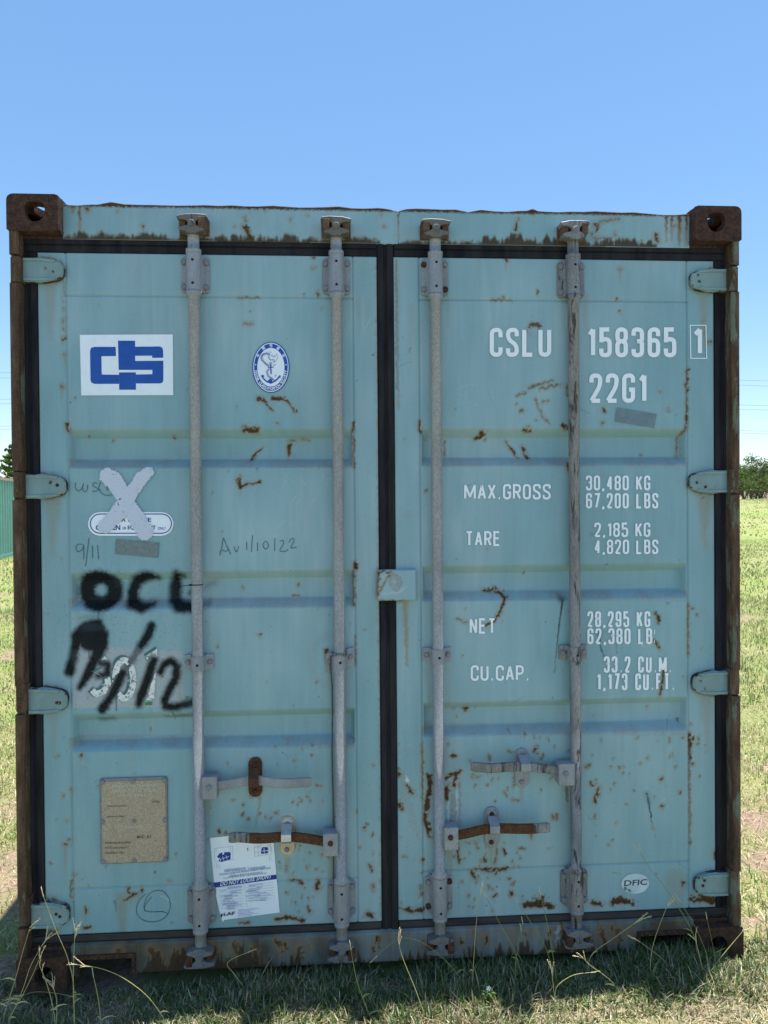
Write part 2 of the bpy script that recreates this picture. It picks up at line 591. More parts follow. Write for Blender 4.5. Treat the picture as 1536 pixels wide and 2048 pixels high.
def rust(pts, r=3.0, halo=5.0, streak=0.0, amp=1.0, rag=1.1, hamp=0.62):
    r = [q * .66 for q in r] if isinstance(r, (list, tuple)) else r * .66
    if (max(r) if isinstance(r, list) else r) < 1.6:          # small spots are soft and orange
        amp, hamp, halo = amp * .62, .95, halo * .9
        streak = streak or (10 if rag > 1 else 0)
    rm = max(r) if isinstance(r, (list, tuple)) else r
    p = rm + halo * 3 + 6
    w = win(min(q[0] for q in pts) - p, min(q[1] for q in pts) - p, max(q[0] for q in pts) + p, max(q[1] for q in pts) + p + streak)
    X = PX[w] + rag * (WX[w] - PX[w])
    Y = PY[w] + rag * (WY[w] - PY[w])
    d = pdist(X, Y, pts, r) + rm * 1.1 * n_mid[w] + (rm * 0.9 + .6) * n_fine[w]
    L['rust'][w] = np.maximum(L['rust'][w], amp * sstep(0.8, -0.8, d))
    L['stain'][w] = np.maximum(L['stain'][w], hamp * amp * np.exp(-(np.maximum(d, 0) / halo) ** 2))
    if streak:
        for (x, y) in pts:
            dy = (PY[w] - y) / streak
            s = np.exp(-((PX[w] - x) / (rm * 0.9 + 1)) ** 2) * np.clip(1 - dy, 0, 1) * (dy > 0) * (0.45 + 0.75 * n_col[w])
            L['stain'][w] = np.maximum(L['stain'][w], 0.8 * s)


def band_up(xa, xb, ya, yb, hmax, seed, amp=1.0, moss=True):
    """ragged growth rising from a line (ya at xa, yb at xb)"""
    w = win(xa, min(ya, yb) - hmax * 2 - 4, xb, max(ya, yb) + 4)
    t = (PX[w] - xa) / (xb - xa)
    yl = ya + (yb - ya) * t
    col = vnoise((1, SH[1]), 1, seed, 9)[0][w[1]] * 0.55 + vnoise((1, SH[1]), 1, seed + 1, 3)[0][w[1]] * 0.45
    h = .78 * hmax * np.clip(col[None, :] * 1.5 - 0.25, 0.05, 1.3) * np.clip(np.minimum(t, 1 - t) * 12, 0, 1)
    d = (yl - PY[w]) - h + 5 * n_mid[w] + 3 * n_fine[w]
    m = sstep(6.0, -4.0, d + 3 * n_mid2[w]) * (PY[w] < yl + 2) * amp
    L['rust'][w] = np.maximum(L['rust'][w], m * (0.35 if moss else 1.0))
    L['stain'][w] = np.maximum(L['stain'][w], 0.6 * np.exp(-(np.maximum(d, 0) / 5) ** 2) * (PY[w] < yl + 2) * np.clip(np.minimum(t, 1 - t) * 12, 0, 1))
    if moss:
        L['moss'][w] = np.maximum(L['moss'][w], m)


# --- door header: ragged rust above the gasket, streaks, specks
for a in ((128, 345, 478, 481, 17, 21), (345, 520, 481, 484, 13, 22), (510, 600, 484, 485, 20, 23), (600, 760, 485, 486, 9, 24),
          (800, 960, 488, 489, 6, 25), (955, 1105, 489, 491, 24, 26), (1100, 1180, 491, 492, 12, 27), (1183, 1312, 492, 493, 19, 28)):
    band_up(*a)
for x, y0, y1, wd_, am in ((161, 408, 470, 4, .95), (147, 404, 425, 9, .9), (797, 420, 484, 1.6, .85), (500, 412, 426, 3, .8), (531, 414, 428, 3, .8),
                           (1331, 425, 485, 3.5, .8), (1342, 424, 480, 5, .75), (1357, 426, 492, 6, .95), (1372, 426, 492, 5, .6), (1065, 424, 432, 10, .9)):
    stroke('stain', [(x, y0), (x, y1)], [wd_, wd_ * .35], am, 3, .7)
    stroke('rust', [(x, y0), (x, y0 + (y1 - y0) * .55)], [wd_ * .55, .4], .85, 1.2, .9)
stroke('rust', [(128, 400), (400, 408), (795, 418), (1100, 424), (1385, 426)], 2.2, .85, 1.5, 1.6)
rust([(174, 417), (176, 422)], 3.2); rust([(183, 415)], 1.5); rust([(236, 424)], 2); rust([(286, 453)], 2.5); rust([(488, 455), (496, 468), (502, 482)], [4, 5, 5])
rust([(490, 437), (491, 443)], 2); rust([(581, 441)], 1.8); rust([(470, 453)], 1.2); rust([(618, 432)], 1.2); rust([(768, 454)], 1.5); rust([(763, 430)], 1.2)
rust([(1033, 441), (1030, 462)], [1.6, 3]); rust([(1187, 451), (1194, 457), (1191, 464)], [3, 4, 3]); rust([(1197, 446), (1218, 442), (1236, 441)], 1.6)
rust([(1310, 470), (1311, 482)], [3, 4]); rust([(1184, 471)], 2.5); rust([(1186, 479), (1220, 477)], 2); rust([(1347, 453)], 2); rust([(1230, 470)], 2.5); rust([(1160, 483)], 3)
# --- rust at the door edges along the gaskets
for pts, r in (([(755, 512), (758, 800), (760, 1140)], 1.4), ([(760, 1205), (763, 1500), (765, 1830)], 1.6)):
    rust(pts, r, 5, 0, .9, 1.6, .75)
stroke('stain', [(793, 520), (795, 640), (797, 820)], 2.2, .55, 2.5, .8)
stroke('moss', [(792, 520), (794, 780)], 1.4, .5, 1.5, .8)
# --- left door
rust([(124, 774)], 4, 6, 45); rust([(129, 708)], 3, 4, 40); rust([(126, 676), (127, 681)], 3, 4, 10); rust([(127, 640), (126, 648)], 2); rust([(127, 658)], 2.5)
rust([(126, 560), (126, 600), (127, 635)], .7, 3, 0, .6); rust([(132, 848), (136, 862)], [3, 4], 4); rust([(344, 873)], 2.5, 4, 8); rust([(172, 872)], 2, 2)
rust([(488, 648), (494, 648)], 1.5); rust([(502, 648)], 3, 4); rust([(516, 797), (530, 803)], 5, 3); rust([(527, 800), (538, 812), (547, 823)], [3.5, 3, 1], 3)
rust([(546, 797), (566, 797), (580, 807), (589, 825)], [6, 5, 3, 1.5], 3, 6); rust([(556, 847)], 3.6, 4, 14); rust([(488, 860), (512, 860)], [5, 5], 4, 10); rust([(486, 853), (518, 856)], 1.6)
rust([(500, 917), (513, 903), (526, 891)], [4, 2.6, 1], 3, 0); rust([(576, 890), (578, 905), (577, 916)], [5, 6, 1.5], 4); rust([(476, 960), (480, 973)], [6, 5], 4, 26)
rust([(482, 972), (500, 968), (520, 964)], [3, 3, 2], 3, 14); rust([(577, 879), (590, 878)], 1.2); rust([(602, 877), (618, 878)], 1.0)
rust([(706, 845), (707, 862)], 3, 3); rust([(707, 870), (707, 935)], 1.8, 2.5); rust([(513, 936)], 1.2, 2); rust([(475, 595), (500, 596), (520, 595)], 1.3, 3); rust([(634, 586), (637, 592)], 3.2, 3); rust([(608, 588)], 2.3, 3)
rust([(626, 537)], 2); rust([(626, 514)], 3, 4); rust([(596, 1173)], 3.6, 4, 6); rust([(585, 1192), (598, 1192)], 1.4, 3); rust([(519, 1270)], 2.6, 4, 10); rust([(709, 1124), (710, 1137)], [3, 5], 4)
rust([(707, 1142), (708, 1210)], 2.4, 2.6); rust([(652, 1300), (655, 1318)], [5, 6], 4, 8); rust([(710, 1270), (711, 1330)], 1.0, 2); rust([(434, 1294)], 2.5, 3)
rust([(161, 1511)], 2.5, 4, 26); rust([(143, 1580)], 3, 4, 36); rust([(135, 1642)], 2.4, 4, 8); rust([(131, 1689)], 4, 5, 85); rust([(138, 1680)], 1.8); rust([(126, 1593)], 1.8)
rust([(142, 1763), (142, 1795)], 2, 4, 10); rust([(249, 1803), (262, 1792), (271, 1786)], [3, 3.5, 2.5], 6, 30); rust([(257, 1782)], 4.5, 6, 50); rust([(283, 1781)], 3.5, 5, 22); rust([(171, 1815), (171, 1825)], 2.5, 4, 24)
rust([(168, 1855), (180, 1855)], 4, 4); rust([(338, 1762)], 2); rust([(117, 1512)], 1.5); rust([(148, 1750)], 2)
rust([(95, 1795), (110, 1802)], [4, 4], 9, 0, .6); rust([(62, 1862), (90, 1868), (112, 1864)], [9, 8, 5], 8, 0, .8)
for q in ((487, 1611, 4), (483, 1628, 3), (467, 1600, 3), (495, 1640, 3), (438, 1664, 4), (450, 1666, 3), (588, 1520, 3), (622, 1509, 2.5), (634, 1572, 2.6), (614, 1592, 2.6), (620, 1601, 2), (600, 1597, 2),
          (728, 1656, 5), (733, 1648, 3), (744, 1670, 3.5), (573, 1786, 3), (519, 1628, 2), (532, 1632, 2), (552, 1626, 2), (713, 1621, 2), (720, 1693, 2.5), (641, 1571, 1.5), (747, 1531, 1.6), (571, 1733, 2), (571, 1741, 1.6)):
    rust([(q[0], q[1]), (q[0] + random.uniform(-2, 2), q[1] + random.uniform(-3, 3))], q[2] * .8, 3.5, random.choice((0, 0, 8)))
rust([(739, 1728), (744, 1742)], [2, 2.5]); rust([(580, 1759), (596, 1761), (604, 1767)], [2.5, 2, 3], 4, 14); rust([(636, 1762), (634, 1775)], [4, 6], 5, 26); rust([(617, 1815), (620, 1824)], 3.2, 4, 10)
rust([(552, 1838), (575, 1834), (602, 1840)], [5, 7, 5], 5); rust([(735, 1828), (744, 1832)], [5, 5], 6); rust([(480, 1845), (500, 1846)], [3, 2], 4); rust([(745, 1770), (747, 1782)], [2, 1])
stroke('stain', [(522, 1594), (511, 1655)], [2.5, 1], .7, 2, .6); stroke('stain', [(810, 1205), (812, 1260), (814, 1330)], [5, 4, 2], .75, 4, .8)
# --- right door
rust([(1012, 520)], 3.6, 4, 30); rust([(1075, 581), (1075, 588)], 2.2, 3); rust([(983, 599), (1003, 600), (1024, 600)], [1.4, 1.8, 1.4], 3); rust([(1006, 595)], 1.8); rust([(1239, 538)], 3, 5, 34); rust([(1235, 599)], 3.2, 4)
rust([(1239, 623)], 2.6, 4); rust([(1417, 685)], 3.6, 5); rust([(1407, 642)], 1.6); rust([(1407, 666)], 1.4); rust([(1058, 654), (1066, 646), (1076, 650), (1081, 656)], [4, 4.5, 4.5, 3], 3, 0, .85)
rust([(1054, 662)], 2, 2); rust([(1061, 668)], 1.4, 2)
for pts, r in (([(1058, 775), (1088, 766), (1106, 761)], [2.4, 2.2, 1.5]), ([(1079, 777), (1097, 774), (1121, 768)], [1.6, 2.4, 1.8]), ([(1032, 790), (1051, 785)], 2), ([(1040, 822), (1047, 821)], 2.4),
               ([(1071, 798), (1078, 818), (1084, 832), (1099, 846)], [1.6, .9, 1.4, 1.8]), ([(1086, 804), (1093, 803)], 1.6), ([(1072, 840)], 1.4), ([(1032, 808)], 1), ([(839, 843), (840, 862)], [3, 5]),
               ([(953, 876), (966, 870)], [3, 4]), ([(961, 866), (970, 865)], [3, 2.5]), ([(1048, 860), (1064, 863)], [4, 3.4]), ([(1055, 852)], 2.4), ([(1124, 850), (1132, 856)], [4, 4]),
               ([(892, 880), (893, 911)], 1.5), ([(1016, 883), (1029, 899), (1038, 914)], [1, 3.6, 1.4]), ([(1049, 892), (1054, 903), (1058, 914)], [2, 4, 4]), ([(1136, 925), (1137, 942)], 3.4),
               ([(1134, 772), (1136, 792)], 2.6), ([(974, 878)], 2), ([(852, 877)], 2), ([(1207, 818), (1208, 824)], [2.8, 2.4]), ([(1205, 846)], 2.6), ([(1322, 785)], 1.4),
               ([(1376, 738), (1374, 742)], 3.2), ([(1371, 768), (1373, 776)], 3), ([(1374, 745), (1373, 800), (1372, 856)], [1.2, 1.8, 2.6]), ([(1371, 858), (1362, 873), (1362, 914)], [2, 1.4, 1]),
               ([(969, 1183), (990, 1182), (1004, 1187), (1011, 1197)], [2, 4, 6, 5]), ([(1011, 1197), (1004, 1212), (997, 1230), (985, 1244), (971, 1250)], [4, 2.6, 3.2, 2.4, 2]), ([(914, 1236), (922, 1240), (931, 1245)], 2.2),
               ([(934, 1416), (934, 1428)], 3), ([(929, 1422), (940, 1420)], 2.4), ([(910, 1422)], 1.6), ([(1309, 1226), (1316, 1232), (1317, 1246)], [2, 4, 3]), ([(1308, 1281), (1320, 1298)], [3, 2]),
               ([(1327, 1335), (1325, 1360), (1319, 1390)], [2, 3, 2]), ([(1376, 1208), (1376, 1310)], 1.3), ([(1379, 1468), (1380, 1520)], [3.5, 2]), ([(1379, 1520), (1380, 1690)], .8), ([(1386, 1478)], 4), ([(1394, 1489)], 3),
               ([(1366, 1475)], 2.4), ([(1384, 1217)], 2.4), ([(1394, 1231)], 1.8), ([(1338, 1475), (1339, 1483)], 1.5), ([(1275, 1475)], 1)):
    rust(pts, r, 3.6, 6 if len(pts) == 1 else 0)
stroke('black', [(1123, 1198)], 6, .75, 9, .3); stroke('black', [(1125, 1200), (1119, 1242), (1114, 1290), (1109, 1345)], [2, 1.4, .8, .5], .9, .9, .4)
stroke('black', [(1200, 1266)], 4, .7, 10, .3); stroke('black', [(1200, 1266), (1201, 1294), (1209, 1316)], [2, 1.2, .8], .85, 1, .4); stroke('black', [(1232, 1286), (1234, 1306)], .8, .6, 1, .3)
stroke('black', [(1293, 1587), (1298, 1605)], 3, .55, 8, .3); stroke('black', [(1293, 1587), (1300, 1620), (1304, 1650)], [1.6, 1.5, .5], .9, .9, .4); stroke('black', [(1133, 1575), (1134, 1602)], [2, 1], .8, 3, .4)
stroke('grey', [(1334, 819)], 8, .8, 2, 1.5)
for pts, r in (([(855, 1548), (861, 1572), (853, 1609)], [4, 8, 6]), ([(852, 1612), (852, 1641), (859, 1672)], [5, 8, 4]), ([(891, 1556), (905, 1549), (917, 1545)], [4, 5, 5]), ([(893, 1578), (893, 1596)], [8, 5]),
               ([(912, 1552), (906, 1572)], [4, 3]), ([(820, 1584)], 5), ([(813, 1570), (826, 1588)], [2, 3]), ([(797, 1549)], 4.4), ([(798, 1608), (803, 1620)], [3.6, 3]), ([(813, 1714)], 2.5), ([(806, 1712)], 1.8),
               ([(903, 1512), (911, 1513)], 4), ([(1068, 1502), (1072, 1496)], [4, 4]), ([(1075, 1506)], 2.5), ([(1086, 1510), (1081, 1518)], 2.4), ([(1016, 1502), (1024, 1504)], 2), ([(977, 1510), (978, 1518)], 2.2), ([(948, 1549), (946, 1555)], 2.2),
               ([(955, 1554)], 2), ([(1009, 1585), (1013, 1591)], 2.2), ([(1025, 1600), (1036, 1601)], 2.2), ([(975, 1569)], 3), ([(1105, 1630), (1106, 1637)], 2.4), ([(1112, 1630), (1113, 1638)], 2.2), ([(1061, 1668), (1063, 1676)], 2),
               ([(951, 1682), (956, 1698)], 1.4), ([(1006, 1698), (1009, 1707)], 2.6), ([(992, 1698), (993, 1712)], 2), ([(1037, 1696), (1050, 1697)], 1.8), ([(968, 1717), (972, 1722)], 3), ([(962, 1722)], 2.4), ([(992, 1718), (988, 1726)], 2.4),
               ([(1024, 1724)], 2.2), ([(1040, 1716)], 2), ([(952, 1738), (980, 1741), (1014, 1737)], [3, 3.6, 2.6]), ([(943, 1744), (947, 1754), (952, 1760)], [3.6, 3, 2]), ([(1022, 1785), (1024, 1788)], 4.2), ([(988, 1793)], 4),
               ([(992, 1748)], 3.4), ([(1017, 1757)], 2.6), ([(1023, 1768)], 2), ([(977, 1770), (978, 1777)], 2), ([(985, 1778)], 2), ([(936, 1792)], 2), ([(924, 1764)], 2), ([(1050, 1812), (1078, 1806), (1100, 1812)], [5, 14, 5]),
               ([(915, 1690), (918, 1724)], 3.5), ([(1178, 1530), (1171, 1535)], 2.4), ([(1180, 1565), (1184, 1570)], 2.8), ([(1198, 1577), (1192, 1590), (1189, 1604)], [3, 4, 2]), ([(1321, 1558)], 3.4), ([(1323, 1612)], 3.4),
               ([(1306, 1656)], 2), ([(1360, 1584)], 2.6), ([(1281, 1527)], 2.4), ([(1296, 1517)], 1.6), ([(1246, 1532)], 1.6), ([(1218, 1689)], 2), ([(1384, 1529)], 2.8), ([(1431, 1705), (1431, 1716)], [6, 4]), ([(1365, 1763), (1367, 1772)], 4),
               ([(1222, 1806), (1243, 1800), (1266, 1808)], [4, 9, 4]), ([(1185, 1805), (1200, 1808)], [6, 4]), ([(1385, 1800), (1415, 1798), (1450, 1803)], [8, 12, 12]), ([(800, 1815), (820, 1822), (845, 1820)], [4, 6, 4]), ([(842, 1770), (842, 1792)], 2.4),
               ([(845, 1490), (846, 1600)], 1.4), ([(845, 1720)], 4), ([(880, 1700)], 2)):
    rust(pts, r, 4.5, 16 if len(pts) == 1 and r > 3 else 0)
# bare scraped metal round the third bar
stroke('grey', [(907, 1592), (905, 1650)], [5, 9], .9, 2, 1); stroke('grey', [(920, 1565), (918, 1645)], [2.5, 4], .9, 2, 1); stroke('grey', [(888, 1700), (918, 1720)], [5, 4], .6, 3, 1.6)
stroke('white', [(897, 1590), (896, 1650)], 1.4, .5, 1.5, 1); stroke('white', [(912, 1560), (915, 1640)], 1.0, .5, 1.5, 1); stroke('white', [(814, 1555), (816, 1572)], [3, 2], .75, 2, 1.6)
stroke('grey', [(800, 1580), (812, 1600), (822, 1625), (835, 1680)], [3, 6, 9, 4], .5, 3, 2); stroke('grey', [(812, 1555), (806, 1580)], 8, .35, 4, 2); stroke('grey', [(795, 1505), (830, 1500)], 4, .3, 3, 2)
stroke('white', [(838, 1780), (843, 1795), (836, 1803)], 1.2, .6, 1, 1); stroke('grey', [(800, 1020), (815, 1030), (835, 1028)], [6, 8, 5], .25, 2, 2)
# faint scratches
for pts in ([(915, 778), (925, 772), (957, 768)], [(920, 792), (935, 785)], [(933, 790), (937, 806), (955, 810)], [(915, 808), (930, 806)], [(570, 948), (572, 962), (566, 975)], [(580, 956), (590, 966)], [(600, 955), (612, 970)],
            [(645, 948), (652, 970), (660, 955)], [(580, 1012), (592, 990)], [(590, 1008), (600, 998)], [(605, 1004), (620, 1010), (632, 995)], [(550, 1060), (570, 1040), (585, 1052)], [(545, 1075), (560, 1068)], [(898, 825), (896, 838), (903, 842)]):
    stroke('white', pts, .5, .38, .8, .5)
for key, xa_, xb_ in (('l', 138, 708), ('r', 843, 1375)):  # mottled dust grey and tan on upward slopes, painted to mute their sky blue
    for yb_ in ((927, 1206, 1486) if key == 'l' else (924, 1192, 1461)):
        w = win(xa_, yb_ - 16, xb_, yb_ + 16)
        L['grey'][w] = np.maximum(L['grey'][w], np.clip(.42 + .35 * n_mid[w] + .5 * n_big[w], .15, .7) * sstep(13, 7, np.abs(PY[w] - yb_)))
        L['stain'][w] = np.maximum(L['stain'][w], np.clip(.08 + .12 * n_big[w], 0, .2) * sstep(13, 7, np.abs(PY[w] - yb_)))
# pale swirl by the second bar's guide
w = win(590, 1255, 700, 1390)
rr_ = np.hypot((PX[w] - 668) / 1.0, (PY[w] - 1322) / 1.1)
L['grey'][w] = np.maximum(L['grey'][w], .28 * np.exp(-((rr_ - 48) / 8) ** 2) * (PX[w] < 668))
# faded patches
for q in ((395 + 330, 1180, 14, 6), (455, 900, 12, 14), (655, 895, 14, 14), (205, 905, 12, 16), (230, 905, 5, 12), (350, 905, 14, 12), (760 - 18, 945, 6, 8), (630, 940, 10, 4), (747, 660, 5, 12), (452, 1525, 14, 8), (528, 1647, 8, 12), (660, 1655, 6, 9), (742, 1010, 5, 8)):
    stroke('grey', [(q[0], q[1] - q[3] * .4), (q[0] + 2, q[1] + q[3] * .4)], q[2] * .55, .22, 3, 2.2)
# ring of pale paint round the new catch
w = win(540, 1605, 615, 1735)
dd = pdist(PX[w], PY[w], [(575, 1645), (575, 1697)], 15)
L['stain'][w] = np.maximum(L['stain'][w], .22 * np.exp(-(np.maximum(dd, 0) / 7) ** 2))
L['white'][w] = np.maximum(L['white'][w], .30 * np.exp(-(np.maximum(dd, 0) / 6) ** 2))
# speckle: fewer above, many below
for k in range(430):
    x = random.uniform(80, 1420)
    y = 480 + 1370 * (random.random() ** 0.62)
    if y < 1350 and random.random() < .62:
        continue
    s = random.random() ** 3
    r_ = .55 + 1.5 * s
    if random.random() < .5:
        stroke('rust', [(x, y)], r_ * .9, .9, .8, .6)
    else:
        rust([(x, y), (x + random.uniform(-3, 3) * s, y + random.uniform(-4, 4) * s)], r_, 2.4, random.choice((0, 0, 0, 14)) * s, .9)
for k in range(150):                            # clusters round the handles
    cx, cy = random.choice(((960, 1700), (1000, 1560), (1080, 1530), (990, 1780), (560, 1600), (600, 1740), (1210, 1560), (1400, 1490)))
    x, y = cx + random.gauss(0, 45), cy + random.gauss(0, 38)
    rust([(x, y), (x + random.uniform(-2, 2), y + random.uniform(-5, 5))], random.uniform(.6, 1.6), 2.6)
ch = np.clip(vnoise(SH, 190, 301) * .6 + vnoise(SH, 70, 302, 30) * .4 - .35, 0, 1)
L['white'] = np.maximum(L['white'], .34 * ch * (.7 + .6 * n_col2))
gr_ = np.clip(vnoise(SH, 230, 303, 55) * .6 + n_col * .4 - .52, 0, 1)
L['grey'] = np.maximum(L['grey'], .5 * gr_)
for bx_ in (388, 672, 872, 1146):
    for y_, ln_ in ((592, 60), (1340, 120), (1338, 60)):
        for q in range(3):
            x_ = bx_ + random.choice((-1, 1)) * random.uniform(12, 30)
            stroke('stain', [(x_, y_), (x_ + 1, y_ + ln_ * random.uniform(.5, 1.4))], [random.uniform(2, 5), .6], random.uniform(.12, .35), 4, .6)
for x_, y_ in ((418, 1600), (661, 1712), (901, 1700), (1132, 1572), (575, 1712), (982, 1697), (1043, 1576)):
    stroke('stain', [(x_, y_), (x_ + 1, y_ + random.uniform(30, 80))], [random.uniform(4, 8), 1], random.uniform(.25, .5), 5, .8)
for k in range(46):                             # short scrapes
    x, y = random.uniform(140, 1370), random.uniform(520, 1830)
    a = random.gauss(.3, .8)
    ln = random.uniform(6, 34)
    stroke(random.choice(('white', 'grey', 'black')), [(x, y), (x + ln * math.cos(a), y + ln * math.sin(a))], [.8, .3], random.uniform(.2, .5), .9, .7)
# long faint run-off streaks
for k in range(70):
    x, y = random.uniform(85, 1420), random.choice((506, 598, 935, 1215, 1500, 1240, 1460)) + random.uniform(0, 15)
    ln = random.uniform(30, 130)
    stroke('stain', [(x, y), (x + 1, y + ln)], [random.uniform(1.5, 5), .5], random.uniform(.05, .2), 5, .5)
for x0, x1, y0, am in ((88, 112, 568, .35), (90, 120, 1000, .4), (95, 118, 1405, .25), (1395, 1420, 585, .35), (1392, 1425, 990, .45), (1400, 1425, 1395, .35), (1330, 1375, 1760, .3), (230, 260, 1800, .4)):
    stroke('stain', [((x0 + x1) / 2, y0), ((x0 + x1) / 2 + 2, y0 + 110)], [(x1 - x0) / 2, 2], am, 8, .8)
# hinge outlines
for pts in ([(60, 515), (100, 516), (122, 526), (126, 545), (120, 560), (90, 567)], [(70, 946), (108, 950), (130, 962), (131, 980), (122, 992), (90, 999)], [(75, 1372), (112, 1374), (133, 1386), (134, 1402), (124, 1416), (92, 1425)],
            [(70, 1802), (112, 1802), (136, 1812), (136, 1828), (124, 1844), (85, 1858)], [(1420, 537), (1395, 544), (1382, 556), (1383, 572), (1394, 582), (1425, 584)], [(1425, 941), (1398, 948), (1381, 960), (1381, 974), (1392, 984), (1425, 988)],
            [(1430, 1343), (1400, 1350), (1386, 1364), (1387, 1378), (1398, 1388), (1430, 1393)], [(1430, 1746), (1405, 1752), (1391, 1766), (1392, 1780), (1404, 1790), (1430, 1797)]):
    rust(pts, 1.5, 3.4, 0, .95, 1.0, .6)
# lock box cover: worn paint
rust([(757, 1145), (768, 1142), (786, 1146)], [4, 3, 2], 3); rust([(756, 1150), (757, 1190)], 2.6, 3); rust([(757, 1186), (768, 1166), (780, 1146)], 1.5, 2.4); rust([(760, 1200), (800, 1202), (806, 1198)], [2, 1.6, 3], 3)
stroke('grey', [(778, 1155), (790, 1148), (800, 1162), (790, 1178), (779, 1162)], 5, 1, 1.5, .6); stroke('white', [(762, 1187), (790, 1184), (815, 1172)], [2, 2, 1], .4, 2, 1)
# --- black spray paint
SP = .5
w = win(140, 1120, 260, 1245)
dd = np.abs(np.hypot((PX[w] - 195.5) / 29, (PY[w] - 1182) / 27) - 1) * 28 - 15
L['black'][w] = np.maximum(L['black'][w], sstep(8, -6, dd + 3 * n_fine[w]))
stroke('black', [(188, 1205), (197, 1214)], [12, 10], 1, 5, SP)
for pts, r in (([(312, 1156), (300, 1153), (287, 1153), (269, 1163), (259, 1186), (262, 1207)], [5, 8, 9, 10, 10, 11]), ([(262, 1207), (282, 1216), (304, 1210)], [11, 9, 5]),
               ([(352, 1150), (346, 1173), (345, 1200)], [7, 11, 11]), ([(345, 1200), (358, 1213), (390, 1216)], [10, 11, 9]), ([(352, 1149), (366, 1153)], [7, 3]), ([(385, 1178), (375, 1190)], [4, 2])):
    stroke('black', pts, [q * 1.22 for q in r], 1, 8, SP)
stroke('black', [(388, 1180), (425, 1168)], [8, 6], .3, 10, SP); stroke('black', [(388, 1214), (415, 1208)], [10, 6], .5, 8, SP); stroke('grey', [(408, 1170), (435, 1160)], 7, .3, 6, 1)
for pts, r in (([(139, 1343), (147, 1312), (155, 1275)], [11, 10, 11]), ([(155, 1272), (172, 1256), (195, 1250), (204, 1268)], [13, 14, 13, 12]), ([(204, 1268), (202, 1292), (190, 1318)], [13, 14, 12]), ([(190, 1318), (176, 1348), (160, 1374)], [11, 10, 7]),
               ([(165, 1268), (190, 1262)], [17, 19]), ([(176, 1285), (192, 1288)], [17, 17]), ([(180, 1285), (195, 1285)], [14, 14]), ([(303, 1252), (294, 1274), (282, 1292)], [9, 9.5, 9]), ([(246, 1345), (232, 1375), (216, 1402), (205, 1418)], [9, 10, 9, 10]),
               ([(199, 1325), (215, 1330), (214, 1347), (196, 1352)], [7, 8, 8, 7]), ([(308, 1320), (296, 1356), (282, 1392), (278, 1408)], [9, 10, 10, 8]), ([(320, 1344), (328, 1328), (342, 1322), (354, 1333), (352, 1356)], [7, 7.5, 8, 9, 9]),
               ([(352, 1356), (340, 1378), (329, 1400), (331, 1413)], [9, 8.5, 8, 8]), ([(331, 1413), (352, 1414), (385, 1405)], [8, 8, 9])):
    stroke('black', pts, [q * 1.04 for q in r], 1, 6.5, SP)
stroke('black', [(282, 1292), (270, 1310), (246, 1345)], [9, 7, 8], .72, 5, .8)
stroke('black', [(195, 1443), (222, 1440)], 4, .6, 8, SP); stroke('black', [(330, 1436), (385, 1434)], 3, .55, 7, SP); stroke('black', [(160, 1236), (205, 1230)], 3, .35, 8, SP)
L['black'] = np.clip(L['black'] * (1.02 + .22 * n_big) - np.clip(n_fine * 1.2 + n_mid * .6 - .25, 0, 1) * .5 * (L['black'] < .93) * (L['black'] > .03), 0, 1)
for x_, y_, ln_ in ((178, 1300, 46), (232, 1392, 30), (345, 1418, 26), (196, 1220, 18)):
    stroke('black', [(x_, y_), (x_ + 1, y_ + ln_)], [1.4, .8], .85, 1, .2)
# overspray dots
for k in range(700):
    x, y = random.gauss(250, 80), random.gauss(1290, 75)
    stroke('black', [(x, y)], random.uniform(.3, .9), random.uniform(.3, .8), .8, .3)
# pale film patch under the paint
w = win(135, 1270, 375, 1425)
pm = sstep(0, 3, PX[w] - 145 + 4 * n_mid[w]) * sstep(0, 3, 366 - PX[w] + 4 * n_mid[w]) * sstep(0, 3, PY[w] - (1288 + (PX[w] - 145) * .06) + 5 * n_mid[w]) * sstep(0, 3, 1417 - PY[w] + 4 * n_mid[w])
L['grey'][w] = np.maximum(L['grey'][w], .78 * pm)
L['white'][w] = np.maximum(L['white'][w], .30 * pm)


def sample(x, z):
    fx = np.clip((x - RX0) / RES, 0, NXr - 2)
    fz = np.clip((z - RZ0) / RES, 0, NZr - 2)
    i, j = fz.astype(int), fx.astype(int)
    a, b = (fx - j), (fz - i)
    out = {}
    for k, A in L.items():
        out[k] = (A[i, j] * (1 - a) + A[i, j + 1] * a) * (1 - b) + (A[i + 1, j] * (1 - a) + A[i + 1, j + 1] * a) * b
    return out


def paint_attrs(me, V):
    s = sample(V[:, 0], V[:, 2])
    one = np.ones(len(V), dtype=np.float32)
    for nm, ks in (('paintA', ('rust', 'stain', 'black')), ('paintB', ('grey', 'white', 'moss'))):
        at_ = me.attributes.new(nm, 'FLOAT_COLOR', 'POINT')
        at_.data.foreach_set('color', np.stack([s[k] for k in ks] + [one], 1).astype(np.float32).ravel())


